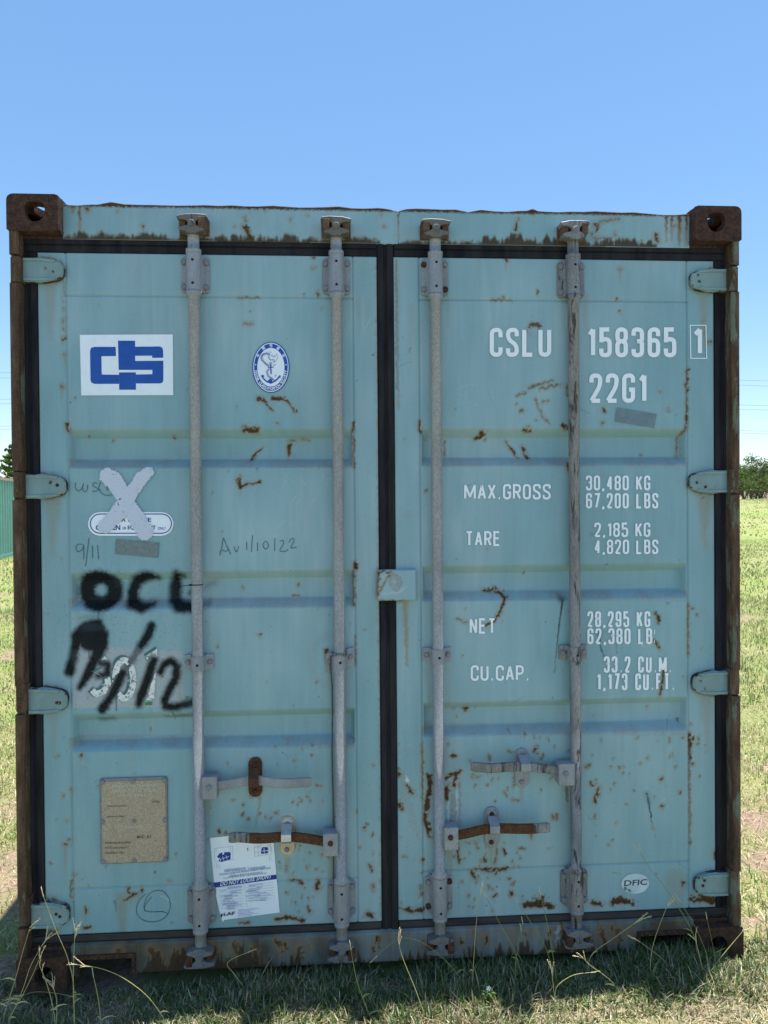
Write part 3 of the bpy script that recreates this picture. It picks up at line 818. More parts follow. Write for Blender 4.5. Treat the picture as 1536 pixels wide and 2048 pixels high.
def grid_plate(name, mat, parent, x0, x1, z0, z1, step, yfun, back, hole=None, **props):
    """a finely meshed steel sheet facing the camera with turned-back edges"""
    nx, nz = max(2, int(round((x1 - x0) / step)) + 1), max(2, int(round((z1 - z0) / step)) + 1)
    xs, zs = np.linspace(x0, x1, nx), np.linspace(z0, z1, nz)
    X, Z = np.meshgrid(xs, zs)
    Y = yfun(X, Z) if callable(yfun) else np.full_like(X, yfun)
    V = np.stack([X.ravel(), Y.ravel(), Z.ravel()], 1)
    idx = np.arange(nx * nz).reshape(nz, nx)
    a, b, c, d = idx[:-1, :-1], idx[:-1, 1:], idx[1:, 1:], idx[1:, :-1]
    F = np.stack([a.ravel(), b.ravel(), c.ravel(), d.ravel()], 1)
    if hole is not None:
        cx = (X[:-1, :-1] + X[1:, 1:]).ravel() / 2
        cz = (Z[:-1, :-1] + Z[1:, 1:]).ravel() / 2
        F = F[~hole(cx, cz)]
    loop = np.concatenate([idx[0, :], idx[1:, -1], idx[-1, -2::-1], idx[-2:0:-1, 0]])
    VB = V[loop].copy()
    VB[:, 1] = back
    o = len(V)
    n = len(loop)
    k = np.arange(n)
    F2 = np.stack([loop, o + k, o + (k + 1) % n, loop[(k + 1) % n]], 1)
    if hole is not None:                       # no turned-back edge across an opening
        mid = (V[loop] + V[loop[(k + 1) % n]]) / 2
        F2 = F2[~(hole(mid[:, 0], mid[:, 2]))]
    V = np.vstack([V, VB])
    ob = np_mesh(name, V, np.vstack([F, F2]), mat, parent, smooth=True, **props)
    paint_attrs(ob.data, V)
    return ob


# ------------------------------------------------------------------ the container
W2, HT, LEN = 1.219, 2.591, 6.058
YD = 0.052                                    # plane of the door sheets
cont = thing('shipping_container', 'large weathered teal steel shipping container seen at its closed door end', 'shipping container')

# levels measured from the photograph
XL0, XL1 = at(66, 1050, YD)[0], at(757, 1050, YD)[0]
XL0 = at(82, 1050, YD)[0]
XR0, XR1 = at(791, 1050, YD)[0], at(1428, 1050, YD)[0]
ZT = at(760, 514, YD)[1]
ZB = at(760, 1842, YD)[1]
Z_HEAD = at(760, 487, 0.045)[1]               # lower edge of the header
Z_SILL = at(760, 1866, 0.03)[1]               # upper edge of the sill
PLX0, PLX1 = at(137, 1050, YD)[0], at(709, 1050, YD)[0]
PRX0, PRX1 = at(842, 1050, YD)[0], at(1376, 1050, YD)[0]
TR = {}
for key, xx, ts in (('l', 420, ((857, 936), (1141, 1218), (1421, 1498))), ('r', 1000, ((856, 932), (1129, 1202), (1401, 1472)))):
    TR[key] = [(at(xx, b, YD)[1], at(xx, a, YD)[1]) for a, b in ts]
SEAM = {'l': (at(300, 592, YD)[1], at(300, 1773, YD)[1]), 'r': (at(1000, 600, YD)[1], at(1000, 1738, YD)[1])}
_dn = vnoise(SH, 160, 50) * .6 + vnoise(SH, 60, 51) * .4


def door_y(x, z, side, seams=True):
    x = np.asarray(x, dtype=float)
    z = np.asarray(z, dtype=float)
    p0, p1 = (PLX0, PLX1) if side == 'l' else (PRX0, PRX1)
    y = np.full(np.broadcast(x, z).shape, YD)
    e = np.clip(np.minimum(x - p0 - .004, p1 - .004 - x) / .014, 0, 1)
    for z0, z1 in TR[side]:
        t = np.clip(np.minimum(z - z0, z1 - z) / .031, 0, 1) ** 1.25
        y = y + .036 * np.minimum(t, e)
    i = np.clip((z - RZ0) / RES, 0, NZr - 1).astype(int)
    j = np.clip((x - RX0) / RES, 0, NXr - 1).astype(int)
    y = y + (_dn[i, j] - .5) * .0014
    if seams:
        inside = (x > p0 - .002) & (x < p1 + .002)
        for s in SEAM[side]:
            y = y + .007 * np.clip(1 - np.abs(z - s) / .0035, 0, 1) * inside
        for s in (p0, p1):
            y = y + .007 * np.clip(1 - np.abs(x - s) / .0035, 0, 1)
    return y


def yo(px, py, off=.0025):
    """point on the door skin under a photograph pixel, standing 'off' proud of it"""
    x, z = at(px, py, YD)
    side = 'l' if px < 773 else 'r'
    y = float(door_y(x, z, side, False))
    if y > YD + .006:
        x, z = at(px, py, y)
        y = float(door_y(x, z, side, False))
    return x, y - off, z


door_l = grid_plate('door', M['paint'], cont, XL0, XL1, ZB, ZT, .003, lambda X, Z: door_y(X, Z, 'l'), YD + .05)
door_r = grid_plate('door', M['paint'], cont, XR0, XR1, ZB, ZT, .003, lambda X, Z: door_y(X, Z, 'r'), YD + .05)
door_l['label'] = 'left hand door with graffiti, stickers and a white painted cross'
door_r['label'] = 'right hand door with the white weight markings'

# gaskets
GX0, GX1 = at(48, 1000, .056)[0], at(1460, 1000, .056)[0]
ZGT, ZGB = at(760, 486, YD)[1], at(760, 1868, YD)[1]


def gasket(x0, x1, z0, z1, mb, vertical, mi=0):
    mb.box(x0, x1, .0545, .12, z0, z1, mi)
    if vertical:
        w_ = x1 - x0
        mb.box(x0 + w_ * .08, x0 + w_ * .40, .0495, .0545, z0 + .001, z1 - .001, mi, .002)
        mb.box(x0 + w_ * .60, x0 + w_ * .96, .0475, .0545, z0 + .001, z1 - .001, mi, .002)
    else:
        h_ = z1 - z0
        mb.box(x0 + .001, x1 - .001, .0495, .0545, z0 + h_ * .05, z0 + h_ * .45, mi, .002)
        mb.box(x0 + .001, x1 - .001, .0475, .0545, z0 + h_ * .55, z0 + h_ * .95, mi, .002)


g = MB()
gasket(GX0, XL0, ZB, ZT, g, True)
gasket(GX0, XL1, ZT, ZGT + .004, g, False)
gasket(GX0, XL1, ZGB - .006, ZB, g, False, 1)
gasket(XL1, XR0, ZB - .03, ZGT + .002, g, True)
g.build('gasket', [M['rubber'], M['rubber_dusty']], door_l)
g = MB()
gasket(XR1, GX1, ZB, ZT, g, True)
gasket(XR0 + .001, GX1, ZT, ZGT + .004, g, False)
gasket(XR0 + .001, GX1, ZGB - .006, ZB, g, False, 1)
g.build('gasket', [M['rubber'], M['rubber_dusty']], door_r)

# header with its wavy beaten upper edge
HX0, HX1 = -W2 + .16, W2 - .16
ZHT = at(760, 417, .045)[1]


def header_y(X, Z):
    i = np.clip((Z - RZ0) / RES, 0, NZr - 1).astype(int)
    j = np.clip((X - RX0) / RES, 0, NXr - 1).astype(int)
    return .045 + (_dn[i, j] - .5) * .005  + .003 * np.clip(1 - np.abs(X - at(797, 450, .045)[0]) / .004, 0, 1)


hd = grid_plate('door_header', M['paint'], cont, HX0, HX1, Z_HEAD, ZHT, .003, header_y, .12)
# wobble of the upper edge
co = np.empty(len(hd.data.vertices) * 3, dtype=np.float32)
hd.data.vertices.foreach_get('co', co)
co = co.reshape(-1, 3)
wob = np.interp(co[:, 0], np.linspace(-1.3, 1.3, 60), np.random.default_rng(3).normal(0, .0022, 60))
dent = -.007 * np.exp(-((co[:, 0] - at(795, 418, .045)[0]) / .02) ** 2) + .006 * np.exp(-((co[:, 0] - at(1065, 424, .045)[0]) / .012) ** 2) - .006 * np.exp(-((co[:, 0] - at(1345, 424, .045)[0]) / .05) ** 2) - .004 * np.exp(-((co[:, 0] - at(160, 404, .045)[0]) / .03) ** 2)
up = np.clip((co[:, 2] - (ZHT - .03)) / .03, 0, 1)
co[:, 2] += (wob + dent) * up
ca = np.empty(len(co) * 4, dtype=np.float32)
hd.data.attributes['paintA'].data.foreach_get('color', ca)
ca = ca.reshape(-1, 4)
lip = sstep(.013, .006, ZHT - co[:, 2] + .006 * (np.random.default_rng(8).random(len(co)) - .5))
ca[:, 0] = np.maximum(ca[:, 0], lip)
hd.data.attributes['paintA'].data.foreach_set('color', ca.ravel())
hd.data.vertices.foreach_set('co', co.ravel())
hd.data.update()

# sill with two lifting pockets
SX0, SX1 = -W2 + .163, W2 - .163
pk_l = (at(160, 1930, .03)[0], at(264, 1930, .03)[0], at(210, 1917, .03)[1])
pk_r = (at(1280, 1890, .03)[0], at(1386, 1890, .03)[0], at(1330, 1869, .03)[1])
SZ0 = .035


def pocket(cx, cz):
    return ((cx > pk_l[0]) & (cx < pk_l[1]) & (cz < pk_l[2])) | ((cx > pk_r[0]) & (cx < pk_r[1]) & (cz < pk_r[2]))


band_up(280, 760, 1946, 1936, 60, 60, .95)
band_up(285, 520, 1944, 1940, 70, 66, .95)
band_up(760, 1270, 1936, 1912, 60, 62, .95)
band_up(980, 1180, 1925, 1915, 70, 68, .9)
for k in range(60):
    x = random.uniform(280, 1280)
    y = 1886 - (x - 280) * .05 + random.uniform(0, 25)
    stroke('stain', [(x, y), (x + 1, y + random.uniform(10, 40))], [random.uniform(2, 7), 1], random.uniform(.2, .6), 5, 1)
    if k % 2:
        rust([(x, y), (x + random.uniform(-4, 4), y + random.uniform(3, 14))], random.uniform(1, 3.4), 4)
for x, y in ((305, 1893), (320, 1900), (355, 1898), (430, 1885), (470, 1882), (560, 1880), (600, 1892), (240, 1895), (1200, 1862), (1230, 1855)):
    rust([(x, y), (x + 6, y + 18)], [8, 3], 8, 0, .8)
stroke('white', [(1112, 1850), (1108, 1880), (1110, 1915)], [4, 2, 1.4], .45, 3, 2)
stroke('white', [(1128, 1852), (1136, 1858)], 2, .5, 2, 2)
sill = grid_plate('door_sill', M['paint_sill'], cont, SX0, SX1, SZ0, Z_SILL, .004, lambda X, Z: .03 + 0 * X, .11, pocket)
for (x0, x1, zt) in (pk_l, pk_r):
    pf = MB()
    pf.box(x0 - .012, x1 + .012, .022, .30, zt + .001, zt + .016, 0, .002)
    pf.box(x1 + .001, x1 + .013, .023, .30, SZ0 + .002, zt, 0)
    pf.box(x0 - .013, x0 - .001, .023, .30, SZ0 + .002, zt, 0)
    pf.box(x0 - .001, x1 + .001, .16, .17, SZ0 - .03, zt + .01, 1)
    pf.build('lifting_pocket', [M['rust'], M['black']], cont)

# corner posts, door jambs
for s in (-1, 1):
    pb = MB()
    mt = M['post_a'] if s < 0 else M['post_b']
    xo = s * (W2 - .003)
    wdt = .028
    zs = [0.118]
    pxx = 30 if s < 0 else 1474
    for y in ((1858, 1802, 1430, 1372, 1000, 942, 566, 508) if s < 0 else (1790, 1742, 1392, 1340, 990, 938, 584, 530)):
        zs.append(at(pxx, y, .01)[1])
    zs.append(HT - .118)
    for k in range(0, len(zs) - 1, 2):
        z0, z1 = zs[k], zs[k + 1]
        nseg = max(2, int((z1 - z0) / .05))
        prev = None
        for q in range(nseg):
            za, zb = z0 + (z1 - z0) * q / nseg, z0 + (z1 - z0) * (q + 1) / nseg
            j0 = .0025 * math.sin(za * 9 + s)
            j1 = .0025 * math.sin(zb * 9 + s)
            xi0, xi1 = xo - s * (wdt + j0), xo - s * (wdt + j1)
            ch = .005
            ring = lambda xi, z: [(xo, .14, z), (xo, .006 + ch, z), (xo - s * ch, .006, z), (xi + s * ch, .006, z), (xi, .006 + ch, z), (xi, .14, z)]
            A, B = ring(xi0, za), ring(xi1, zb)
            pb.add(A + B, [(i, (i + 1) % 6, 6 + (i + 1) % 6, 6 + i) for i in range(6)], 0)
        pb.add([(xo, .008, z1), (xo - s * wdt, .008, z1), (xo - s * wdt, .12, z1), (xo, .12, z1)], [(0, 1, 2, 3)], 0)
        pb.add([(xo, .008, z0), (xo - s * wdt, .008, z0), (xo - s * wdt, .12, z0), (xo, .12, z0)], [(3, 2, 1, 0)], 0)
    # inner return of the post and the jamb behind the gasket
    xi = xo - s * wdt
    pb.box(min(xo - s * .001, xi), max(xo - s * .001, xi), .0235, .15, .119, HT - .120, 1)
    pb.box(min(xo - s * .002, xo - s * .13), max(xo - s * .002, xo - s * .13), .122, .20, .03, HT - .121, 1)
    pb.build('corner_post', [mt, M['post_b']], cont, label='rusty brown left corner post' if s < 0 else 'right corner post with flaking greenish paint')


# corner castings
def ring_pts(pts, n=48):
    pts = np.array(pts)
    c = (pts.min(0) + pts.max(0)) / 2
    out = []
    for k in range(n):
        a = 2 * math.pi * k / n + .01
        d = np.array((math.cos(a), math.sin(a)))
        best = None
        for i in range(len(pts)):
            p, q = pts[i] - c, pts[(i + 1) % len(pts)] - c
            e = q - p
            den = d[0] * e[1] - d[1] * e[0]
            if abs(den) < 1e-9:
                continue
            t = (p[0] * e[1] - p[1] * e[0]) / den
            u = (p[0] * d[1] - p[1] * d[0]) / den
            if t > 0 and -1e-6 <= u <= 1 + 1e-6 and (best is None or t > best):
                best = t
        out.append(tuple(c + d * best))
    return out


def holed(outer, inner, thick, fn, mb):
    """plate with a hole; fn maps (u, v, depth) to 3-D"""
    oc = np.array(outer)
    c0 = (oc.min(0) + oc.max(0)) / 2
    n = 64
    O = ring_pts(outer, n)
    ic = np.array(inner)
    ci = (ic.min(0) + ic.max(0)) / 2
    I = ring_pts(inner, n)
    vs = [fn(p[0], p[1], 0) for p in O] + [fn(p[0], p[1], 0) for p in I] + [fn(p[0], p[1], thick) for p in O] + [fn(p[0], p[1], thick) for p in I]
    fs = []
    for k in range(n):
        k2 = (k + 1) % n
        fs += [(k, k2, n + k2, n + k), (2 * n + k2, 2 * n + k, 3 * n + k, 3 * n + k2), (k2, k, 2 * n + k, 2 * n + k2), (n + k, n + k2, 3 * n + k2, 3 * n + k)]
    mb.add(vs, fs)


def casting(sx, top, rear):
    mb = MB()
    ow, od, oh, t = .162, .178, .118, .026
    xs0 = sx * W2
    y0 = LEN if rear else 0
    sy = -1 if rear else 1
    z0 = HT - oh if top else 0
    r = .020
    # front plate: u from the outside edge inwards, v up
    base = [(0, 0), (ow, 0), (ow, oh), (0, oh)]
    arc = []
    if top:
        o = [(0, 0), (ow, 0), (ow, oh)] + [(r - r * math.sin(a), oh - r + r * math.cos(a)) for a in np.linspace(0, math.pi / 2, 6)]
    else:
        o = [(0, oh), (ow, oh), (ow, 0)] + [(r - r * math.sin(a), r - r * math.cos(a)) for a in np.linspace(0, math.pi / 2, 6)]
    hc, hh = .089 - .0, .051
    cz = .062 if top else .056
    hole = []
    for a in np.linspace(0, 2 * math.pi, 40, endpoint=False):
        u, v = math.cos(a), math.sin(a)
        k = .0315 * (abs(u) ** 3 + abs(v) ** 3) ** (-1 / 3) if (v > 0) == top else .0315
        hole.append((hc + k * u, cz + k * v * 1.05))
    holed(o, hole, t, lambda u, v, d: (xs0 - sx * u, y0 + sy * d, z0 + v), mb)
    # outer side plate
    so = [(.0265, 0), (od, 0), (od, oh), (.0265, oh)]
    sh = [(.089 + .042 * math.cos(a), cz + .025 * math.sin(a)) for a in np.linspace(0, 2 * math.pi, 40, endpoint=False)]
    holed(so, sh, t, lambda u, v, d: (xs0 - sx * (d + .001), y0 + sy * u, z0 + v * .97 + .001), mb)
    # top (or bottom) plate with its long hole
    to = [(t + .0015, .0265), (ow - .001, .0265), (ow - .001, od), (t + .0015, od)]
    th = [(.086 + .030 * math.cos(a) * (abs(math.cos(a)) ** .1), .092 + .055 * math.sin(a)) for a in np.linspace(0, 2 * math.pi, 40, endpoint=False)]
    zt_ = z0 + oh - .001 if top else z0 + .001
    holed(to, th, t, lambda u, v, d: (xs0 - sx * u, y0 + sy * v, zt_ - (d if top else -d)), mb)
    # inner walls
    xa, xb = xs0 - sx * (ow - .012), xs0 - sx * (ow - .002)
    mb.box(min(xa, xb), max(xa, xb), min(y0 + sy * .027, y0 + sy * od), max(y0 + sy * .027, y0 + sy * od), z0 + .002, z0 + oh - .028 if top else z0 + oh - .012)
    ya, yb = y0 + sy * (od - .012), y0 + sy * (od - .002)
    mb.box(min(xs0 - sx * .028, xa), max(xs0 - sx * .028, xa), min(ya, yb), max(ya, yb), z0 + .003, z0 + oh - .028)
    za, zb_ = (z0, z0 + .012) if top else (z0 + oh - .012, z0 + oh)
    mb.box(min(xs0 - sx * .027, xs0 - sx * ow), max(xs0 - sx * .027, xs0 - sx * ow), min(y0 + sy * .0265, y0 + sy * od), max(y0 + sy * .0265, y0 + sy * od), za, zb_)
    mb.build('corner_casting', M['rust'], cont)


for rear in (False, True):
    for top in (True, False):
        for sx in (-1, 1):
            casting(sx, top, rear)

# weld plates that close the frame beside the castings
for s in (-1, 1):
    xa, xb = s * (W2 - .034), s * (W2 - .165)
    for z0, z1, y0 in ((Z_HEAD + .001, HT - .119, .047), (.119, Z_SILL - .002, .036)):      # under the top casting, above the bottom one
        fb = MB()
        fb.box(min(xa, xb), max(xa, xb), y0, .12, z0, z1, 0)
        fb.build('frame_gusset', M['rust'], cont)


# body: corrugated side walls, rails, roof, rear wall, floor
def corrugated(n, a0, a1, depth, rise):
    out = []
    p = (a1 - a0) / n
    for k in range(n):
        b = a0 + k * p
        out += [(b, 0), (b + p * .26, 0), (b + p * .5, depth), (b + p * .76, depth)]
    out.append((a1, 0))
    return out


for s in (-1, 1):
    mb = MB()
    pr = corrugated(20, .2, LEN - .18, .036, 0)
    vs, fs = [], []
    for (y, d) in pr:
        x = s * (W2 - .012 - d)
        vs += [(x, y, .16), (x, y, HT - .06)]
    fs = [(2 * k, 2 * k + 2, 2 * k + 3, 2 * k + 1) for k in range(len(pr) - 1)]
    mb.add(vs, fs)
    vs2 = [(v[0] - s * .003, v[1], v[2]) for v in vs]
    mb.add(vs2, [tuple(reversed(f)) for f in fs])
    mb.build('side_wall', M['paint'], cont)
    mb = MB()
    for z0, z1 in ((.012, .162), (HT - .075, HT - .012)):
        xa, xb = s * (W2 - .006), s * (W2 - .066)
        mb.box(min(xa, xb), max(xa, xb), .179, LEN - .179, z0, z1)
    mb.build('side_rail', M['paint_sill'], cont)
mb = MB()
pr = corrugated(28, .125, LEN - .1, -.02, 0)
vs = []
for (y, d) in pr:
    vs += [(-W2 + .066, y, HT - .02 + d), (W2 - .066, y, HT - .02 + d)]
mb.add(vs, [(2 * k, 2 * k + 1, 2 * k + 3, 2 * k + 2) for k in range(len(pr) - 1)])
mb.build('roof', M['paint'], cont)
mb = MB()
mb.box(-W2 + .05, W2 - .05, LEN - .05, LEN - .03, .13, HT - .1)
mb.build('rear_wall', M['paint'], cont)
mb = MB()
mb.box(-W2 + .068, W2 - .068, .125, LEN - .06, .13, .16)
for k in range(18):
    y = .36 + k * .31
    mb.box(-W2 + .07, W2 - .07, y, y + .05, .02, .129)
mb.build('floor', M['interior'], cont)

# ------------------------------------------------------------------ locking bars
BARS = [dict(top=(388, 640), bot=(400, 1700), cam=(435, 470), upl=(517, 587), ups=(508, 582), low=(1772, 1843), lows=(1776, 1856), lcam=(1892, 1926), mid=(1308, 1337), stub=470, dx=-1),
        dict(top=(672, 650), bot=(684, 1700), cam=(440, 475), upl=(520, 589), ups=(511, 585), low=(1760, 1828), lows=(1766, 1843), lcam=(1878, 1915), mid=(1300, 1335), stub=474, dx=1),
        dict(top=(872, 650), bot=(878, 1650), cam=(445, 478), upl=(522, 591), ups=(513, 588), low=(1750, 1818), lows=(1754, 1832), lcam=(1867, 1901), mid=(1294, 1322), stub=478, dx=1),
        dict(top=(1146, 700), bot=(1153, 1650), cam=(448, 482), upl=(526, 597), ups=(518, 590), low=(1738, 1805), lows=(1742, 1817), lcam=(1854, 1887), mid=(1289, 1317), stub=480, dx=-1)]
YB = .020
BR = .0185


def cam_head(cx, zc0, zc1, flip, mats, parent, twist, kmat):
    """forked cam nesting in two keepers"""
    h = zc1 - zc0
    w_ = .046
    P = [(-.014, 0), (.014, 0), (.020, .10), (.040, .17), (.044, .28), (.030, .36), (.014, .42), (.012, .60), (.022, .70), (w_, .74), (w_ + .004, .90), (.020, 1.0),
         (-.020, 1.02), (-w_, .98), (-w_ - .004, .86), (-.024, .76), (-.013, .62), (-.014, .42), (-.030, .33), (-.042, .24), (-.034, .12), (-.020, .08)]
    if twist < 0:
        P = [(-x, v) for x, v in reversed(P)]
    pts = [(cx + x, zc0 + v * h if not flip else zc1 - v * h) for x, v in P]
    if flip:
        pts = list(reversed(pts))
    mb = MB()
    mb.outline(pts, .034, -.012, 0, .0018)
    mb.disc(cx, (zc0 + zc1) / 2, .012, -.010, -.018, 10, 0, .5)
    mb.build('cam', mats, parent)
    for sx in (-1, 1):
        kb = MB()
        x = cx + sx * .032
        zk = zc0 + h * (.58 if not flip else .40)
        kb.box(x - .011, x + .011, -.014 if sx * twist < 0 else .0, .046, zk - h * .30, zk + h * .30, 0, .004)
        kb.box(x - .010 + sx * .007, x + .010 + sx * .007, .036, .048, zk - h * .45, zk + h * .40, 0, .003)
        kb.build('cam_keeper', kmat, parent)


bars = []
for bi, b in enumerate(BARS):
    x0, z_a = at(*b['top'], YB)
    x1, z_b = at(*b['bot'], YB)
    cx = (x0 + x1) / 2
    pxm = (b['top'][0] + b['bot'][0]) / 2
    z = lambda py: at(pxm, py, YB)[1]
    zp = lambda py: at(pxm, py, YD)[1]
    gm = M['galv_dark'] if bi == 3 else M['galv']
    mb = MB()
    zt0, zt1 = z(b['cam'][1]), z(b['cam'][0])
    zb0, zb1 = z(b['lcam'][1]), z(b['lcam'][0])
    u0, u1 = b['ups']
    l0, l1 = b['lows']
    mb.lathe(cx, YB, [(zb1 - .006, BR), (z(l1 + 9), BR), (z(l1 + 8), .025), (z(l1 + 1), .025), (z(l1), .0215), (z(l0), .0215), (z(l0 - 1), .026), (z(l0 - 7), .026), (z(l0 - 12), BR),
                      (z(u1 + 12), BR), (z(u1 + 8), .025), (z(u1 + 1), .0255), (z(u1), .0215), (z(u0), .0215), (z(u0 - 1), .025), (z(u0 - 8), .0255), (z(u0 - 9), BR * 1.02), (zt0 + .012, BR * 1.02), (zt0 + .004, .023), (zt0 - .0, .022), (zt0 + .022, .014)][:19] + [(zt0 + .002, .0225)], 24)
    bar = mb.build('locking_bar', gm, cont)
    bars.append((bar, cx))
    cam_head(cx, zt0 - .004, zt1, False, M['galv_warm'] if bi < 3 else M['galv_dark'], bar, b['dx'], M['keeper'])
    cam_head(cx, zb0, zb1 + .004, True, M['cam_low'], bar, -b['dx'], M['rust_red'])
    # upper and lower bearing brackets
    for (pa, pb_), (sa, sb_), rusty in ((b['upl'], b['ups'], (0, 3) if bi == 2 else ()), (b['low'], b['lows'], (1, 2) if bi == 2 else ())):
        mb = MB()
        zl, zh = zp(pb_), zp(pa)
        mb.outline(rrect(cx - .047, cx + .047, zl, zh, .010, 4), YD - .001, YD - .009, 0, .0018)
        prof = [(cx - .034, YD - .006), (cx - .0275, .035)] + [(cx - .0245 * math.cos(a), YB - .0245 * math.sin(a)) for a in np.linspace(-.35, math.pi + .35, 16)] + [(cx + .0275, .035), (cx + .034, YD - .006)]
        mb.prism_z(prof, z(sb_), z(sa), 0, False)
        q = 0
        for zz in (zh - .017, zl + .017):
            for xx in (cx - .0365, cx + .0365):
                mb.disc(xx, zz, .0098, YD - .008, YD - .018, 12, 2 if q in rusty else 1)
                q += 1
        for zz in (z(sa) - .026, z(sb_) + .020):
            mb.disc(cx + .0005, zz, .0052, YB - .022, YB - .0253, 12, 3, .9)
        mb.build('bearing_bracket', [M['galv_flat'] if bi < 3 else M['galv_dark'], M['bolt'], M['rust'], M['black']], bar)
    # middle guide
    mb = MB()
    za, zb_ = zp(b['mid'][1]), zp(b['mid'][0])
    tilt = .010 if bi == 1 else 0
    prof = [(cx - .048, YD - .001), (cx - .048, YD - .009), (cx - .030, YD - .010), (cx - .0235, .032)] + [(cx - .0225 * math.cos(a), YB - .0225 * math.sin(a)) for a in np.linspace(0, math.pi, 12)] + \
           [(cx + .0235, .032), (cx + .030, YD - .010), (cx + .048, YD - .009), (cx + .048, YD - .001)]
    prof_in = [(cx + .026, YD - .001), (cx - .026, YD - .001)]
    n0 = len(mb.v)
    mb.prism_z(prof, za, zb_, 0)
    for xx in (cx - .037, cx + .037):
        mb.disc(xx, (za + zb_) / 2, .0085, YD - .008, YD - .016, 12, 1)
    mb.disc(cx + .002, (za + zb_) / 2 - .003, .0052, YB - .0205, YB - .0232, 12, 2, .9)
    if tilt:
        mb.v = [(v[0], v[1], v[2] + (v[0] - cx) * .22) for v in mb.v]
    mb.build('bar_guide', [M['galv_flat'] if bi < 3 else M['galv_dark'], M['bolt'], M['black']], bar)

# handles: (bar, hub px box, pivot, centre line px, half height px, catch px box, materials)
HANDLES = [(0, (405, 435, 1552, 1596), (418, 1575), [(432, 1571), (455, 1569), (480, 1563), (500, 1561), (525, 1561), (550, 1566), (575, 1567), (600, 1565), (623, 1563)], 9, (497, 525, 1514, 1592), 'galv_flat', 'galv_flat', 'rust_red', 'rust_red', 'bolt'),
           (1, (646, 676, 1665, 1709), (661, 1687), [(648, 1683), (620, 1678), (590, 1674), (560, 1674), (530, 1677), (505, 1677), (480, 1674), (458, 1675)], 9.5, (560, 590, 1632, 1708), 'rust_red', 'galv_flat', 'zinc_yellow', 'galv_new', 'rust_red'),
           (2, (888, 916, 1653, 1697), (901, 1675), [(913, 1671), (935, 1667), (965, 1659), (990, 1657), (1015, 1657), (1045, 1658), (1075, 1657), (1099, 1654)], 9.5, (968, 997, 1613, 1693), 'rust_red', 'galv', 'galv_flat', 'galv_flat', 'rust'),
           (3, (1116, 1148, 1526, 1569), (1132, 1547), [(1119, 1543), (1095, 1538), (1070, 1535), (1045, 1533), (1020, 1533), (995, 1536), (970, 1536), (941, 1532)], 9, (1029, 1057, 1496, 1573), 'galv_dark', 'galv_flat', 'galv_flat', 'galv_flat', 'bolt')]
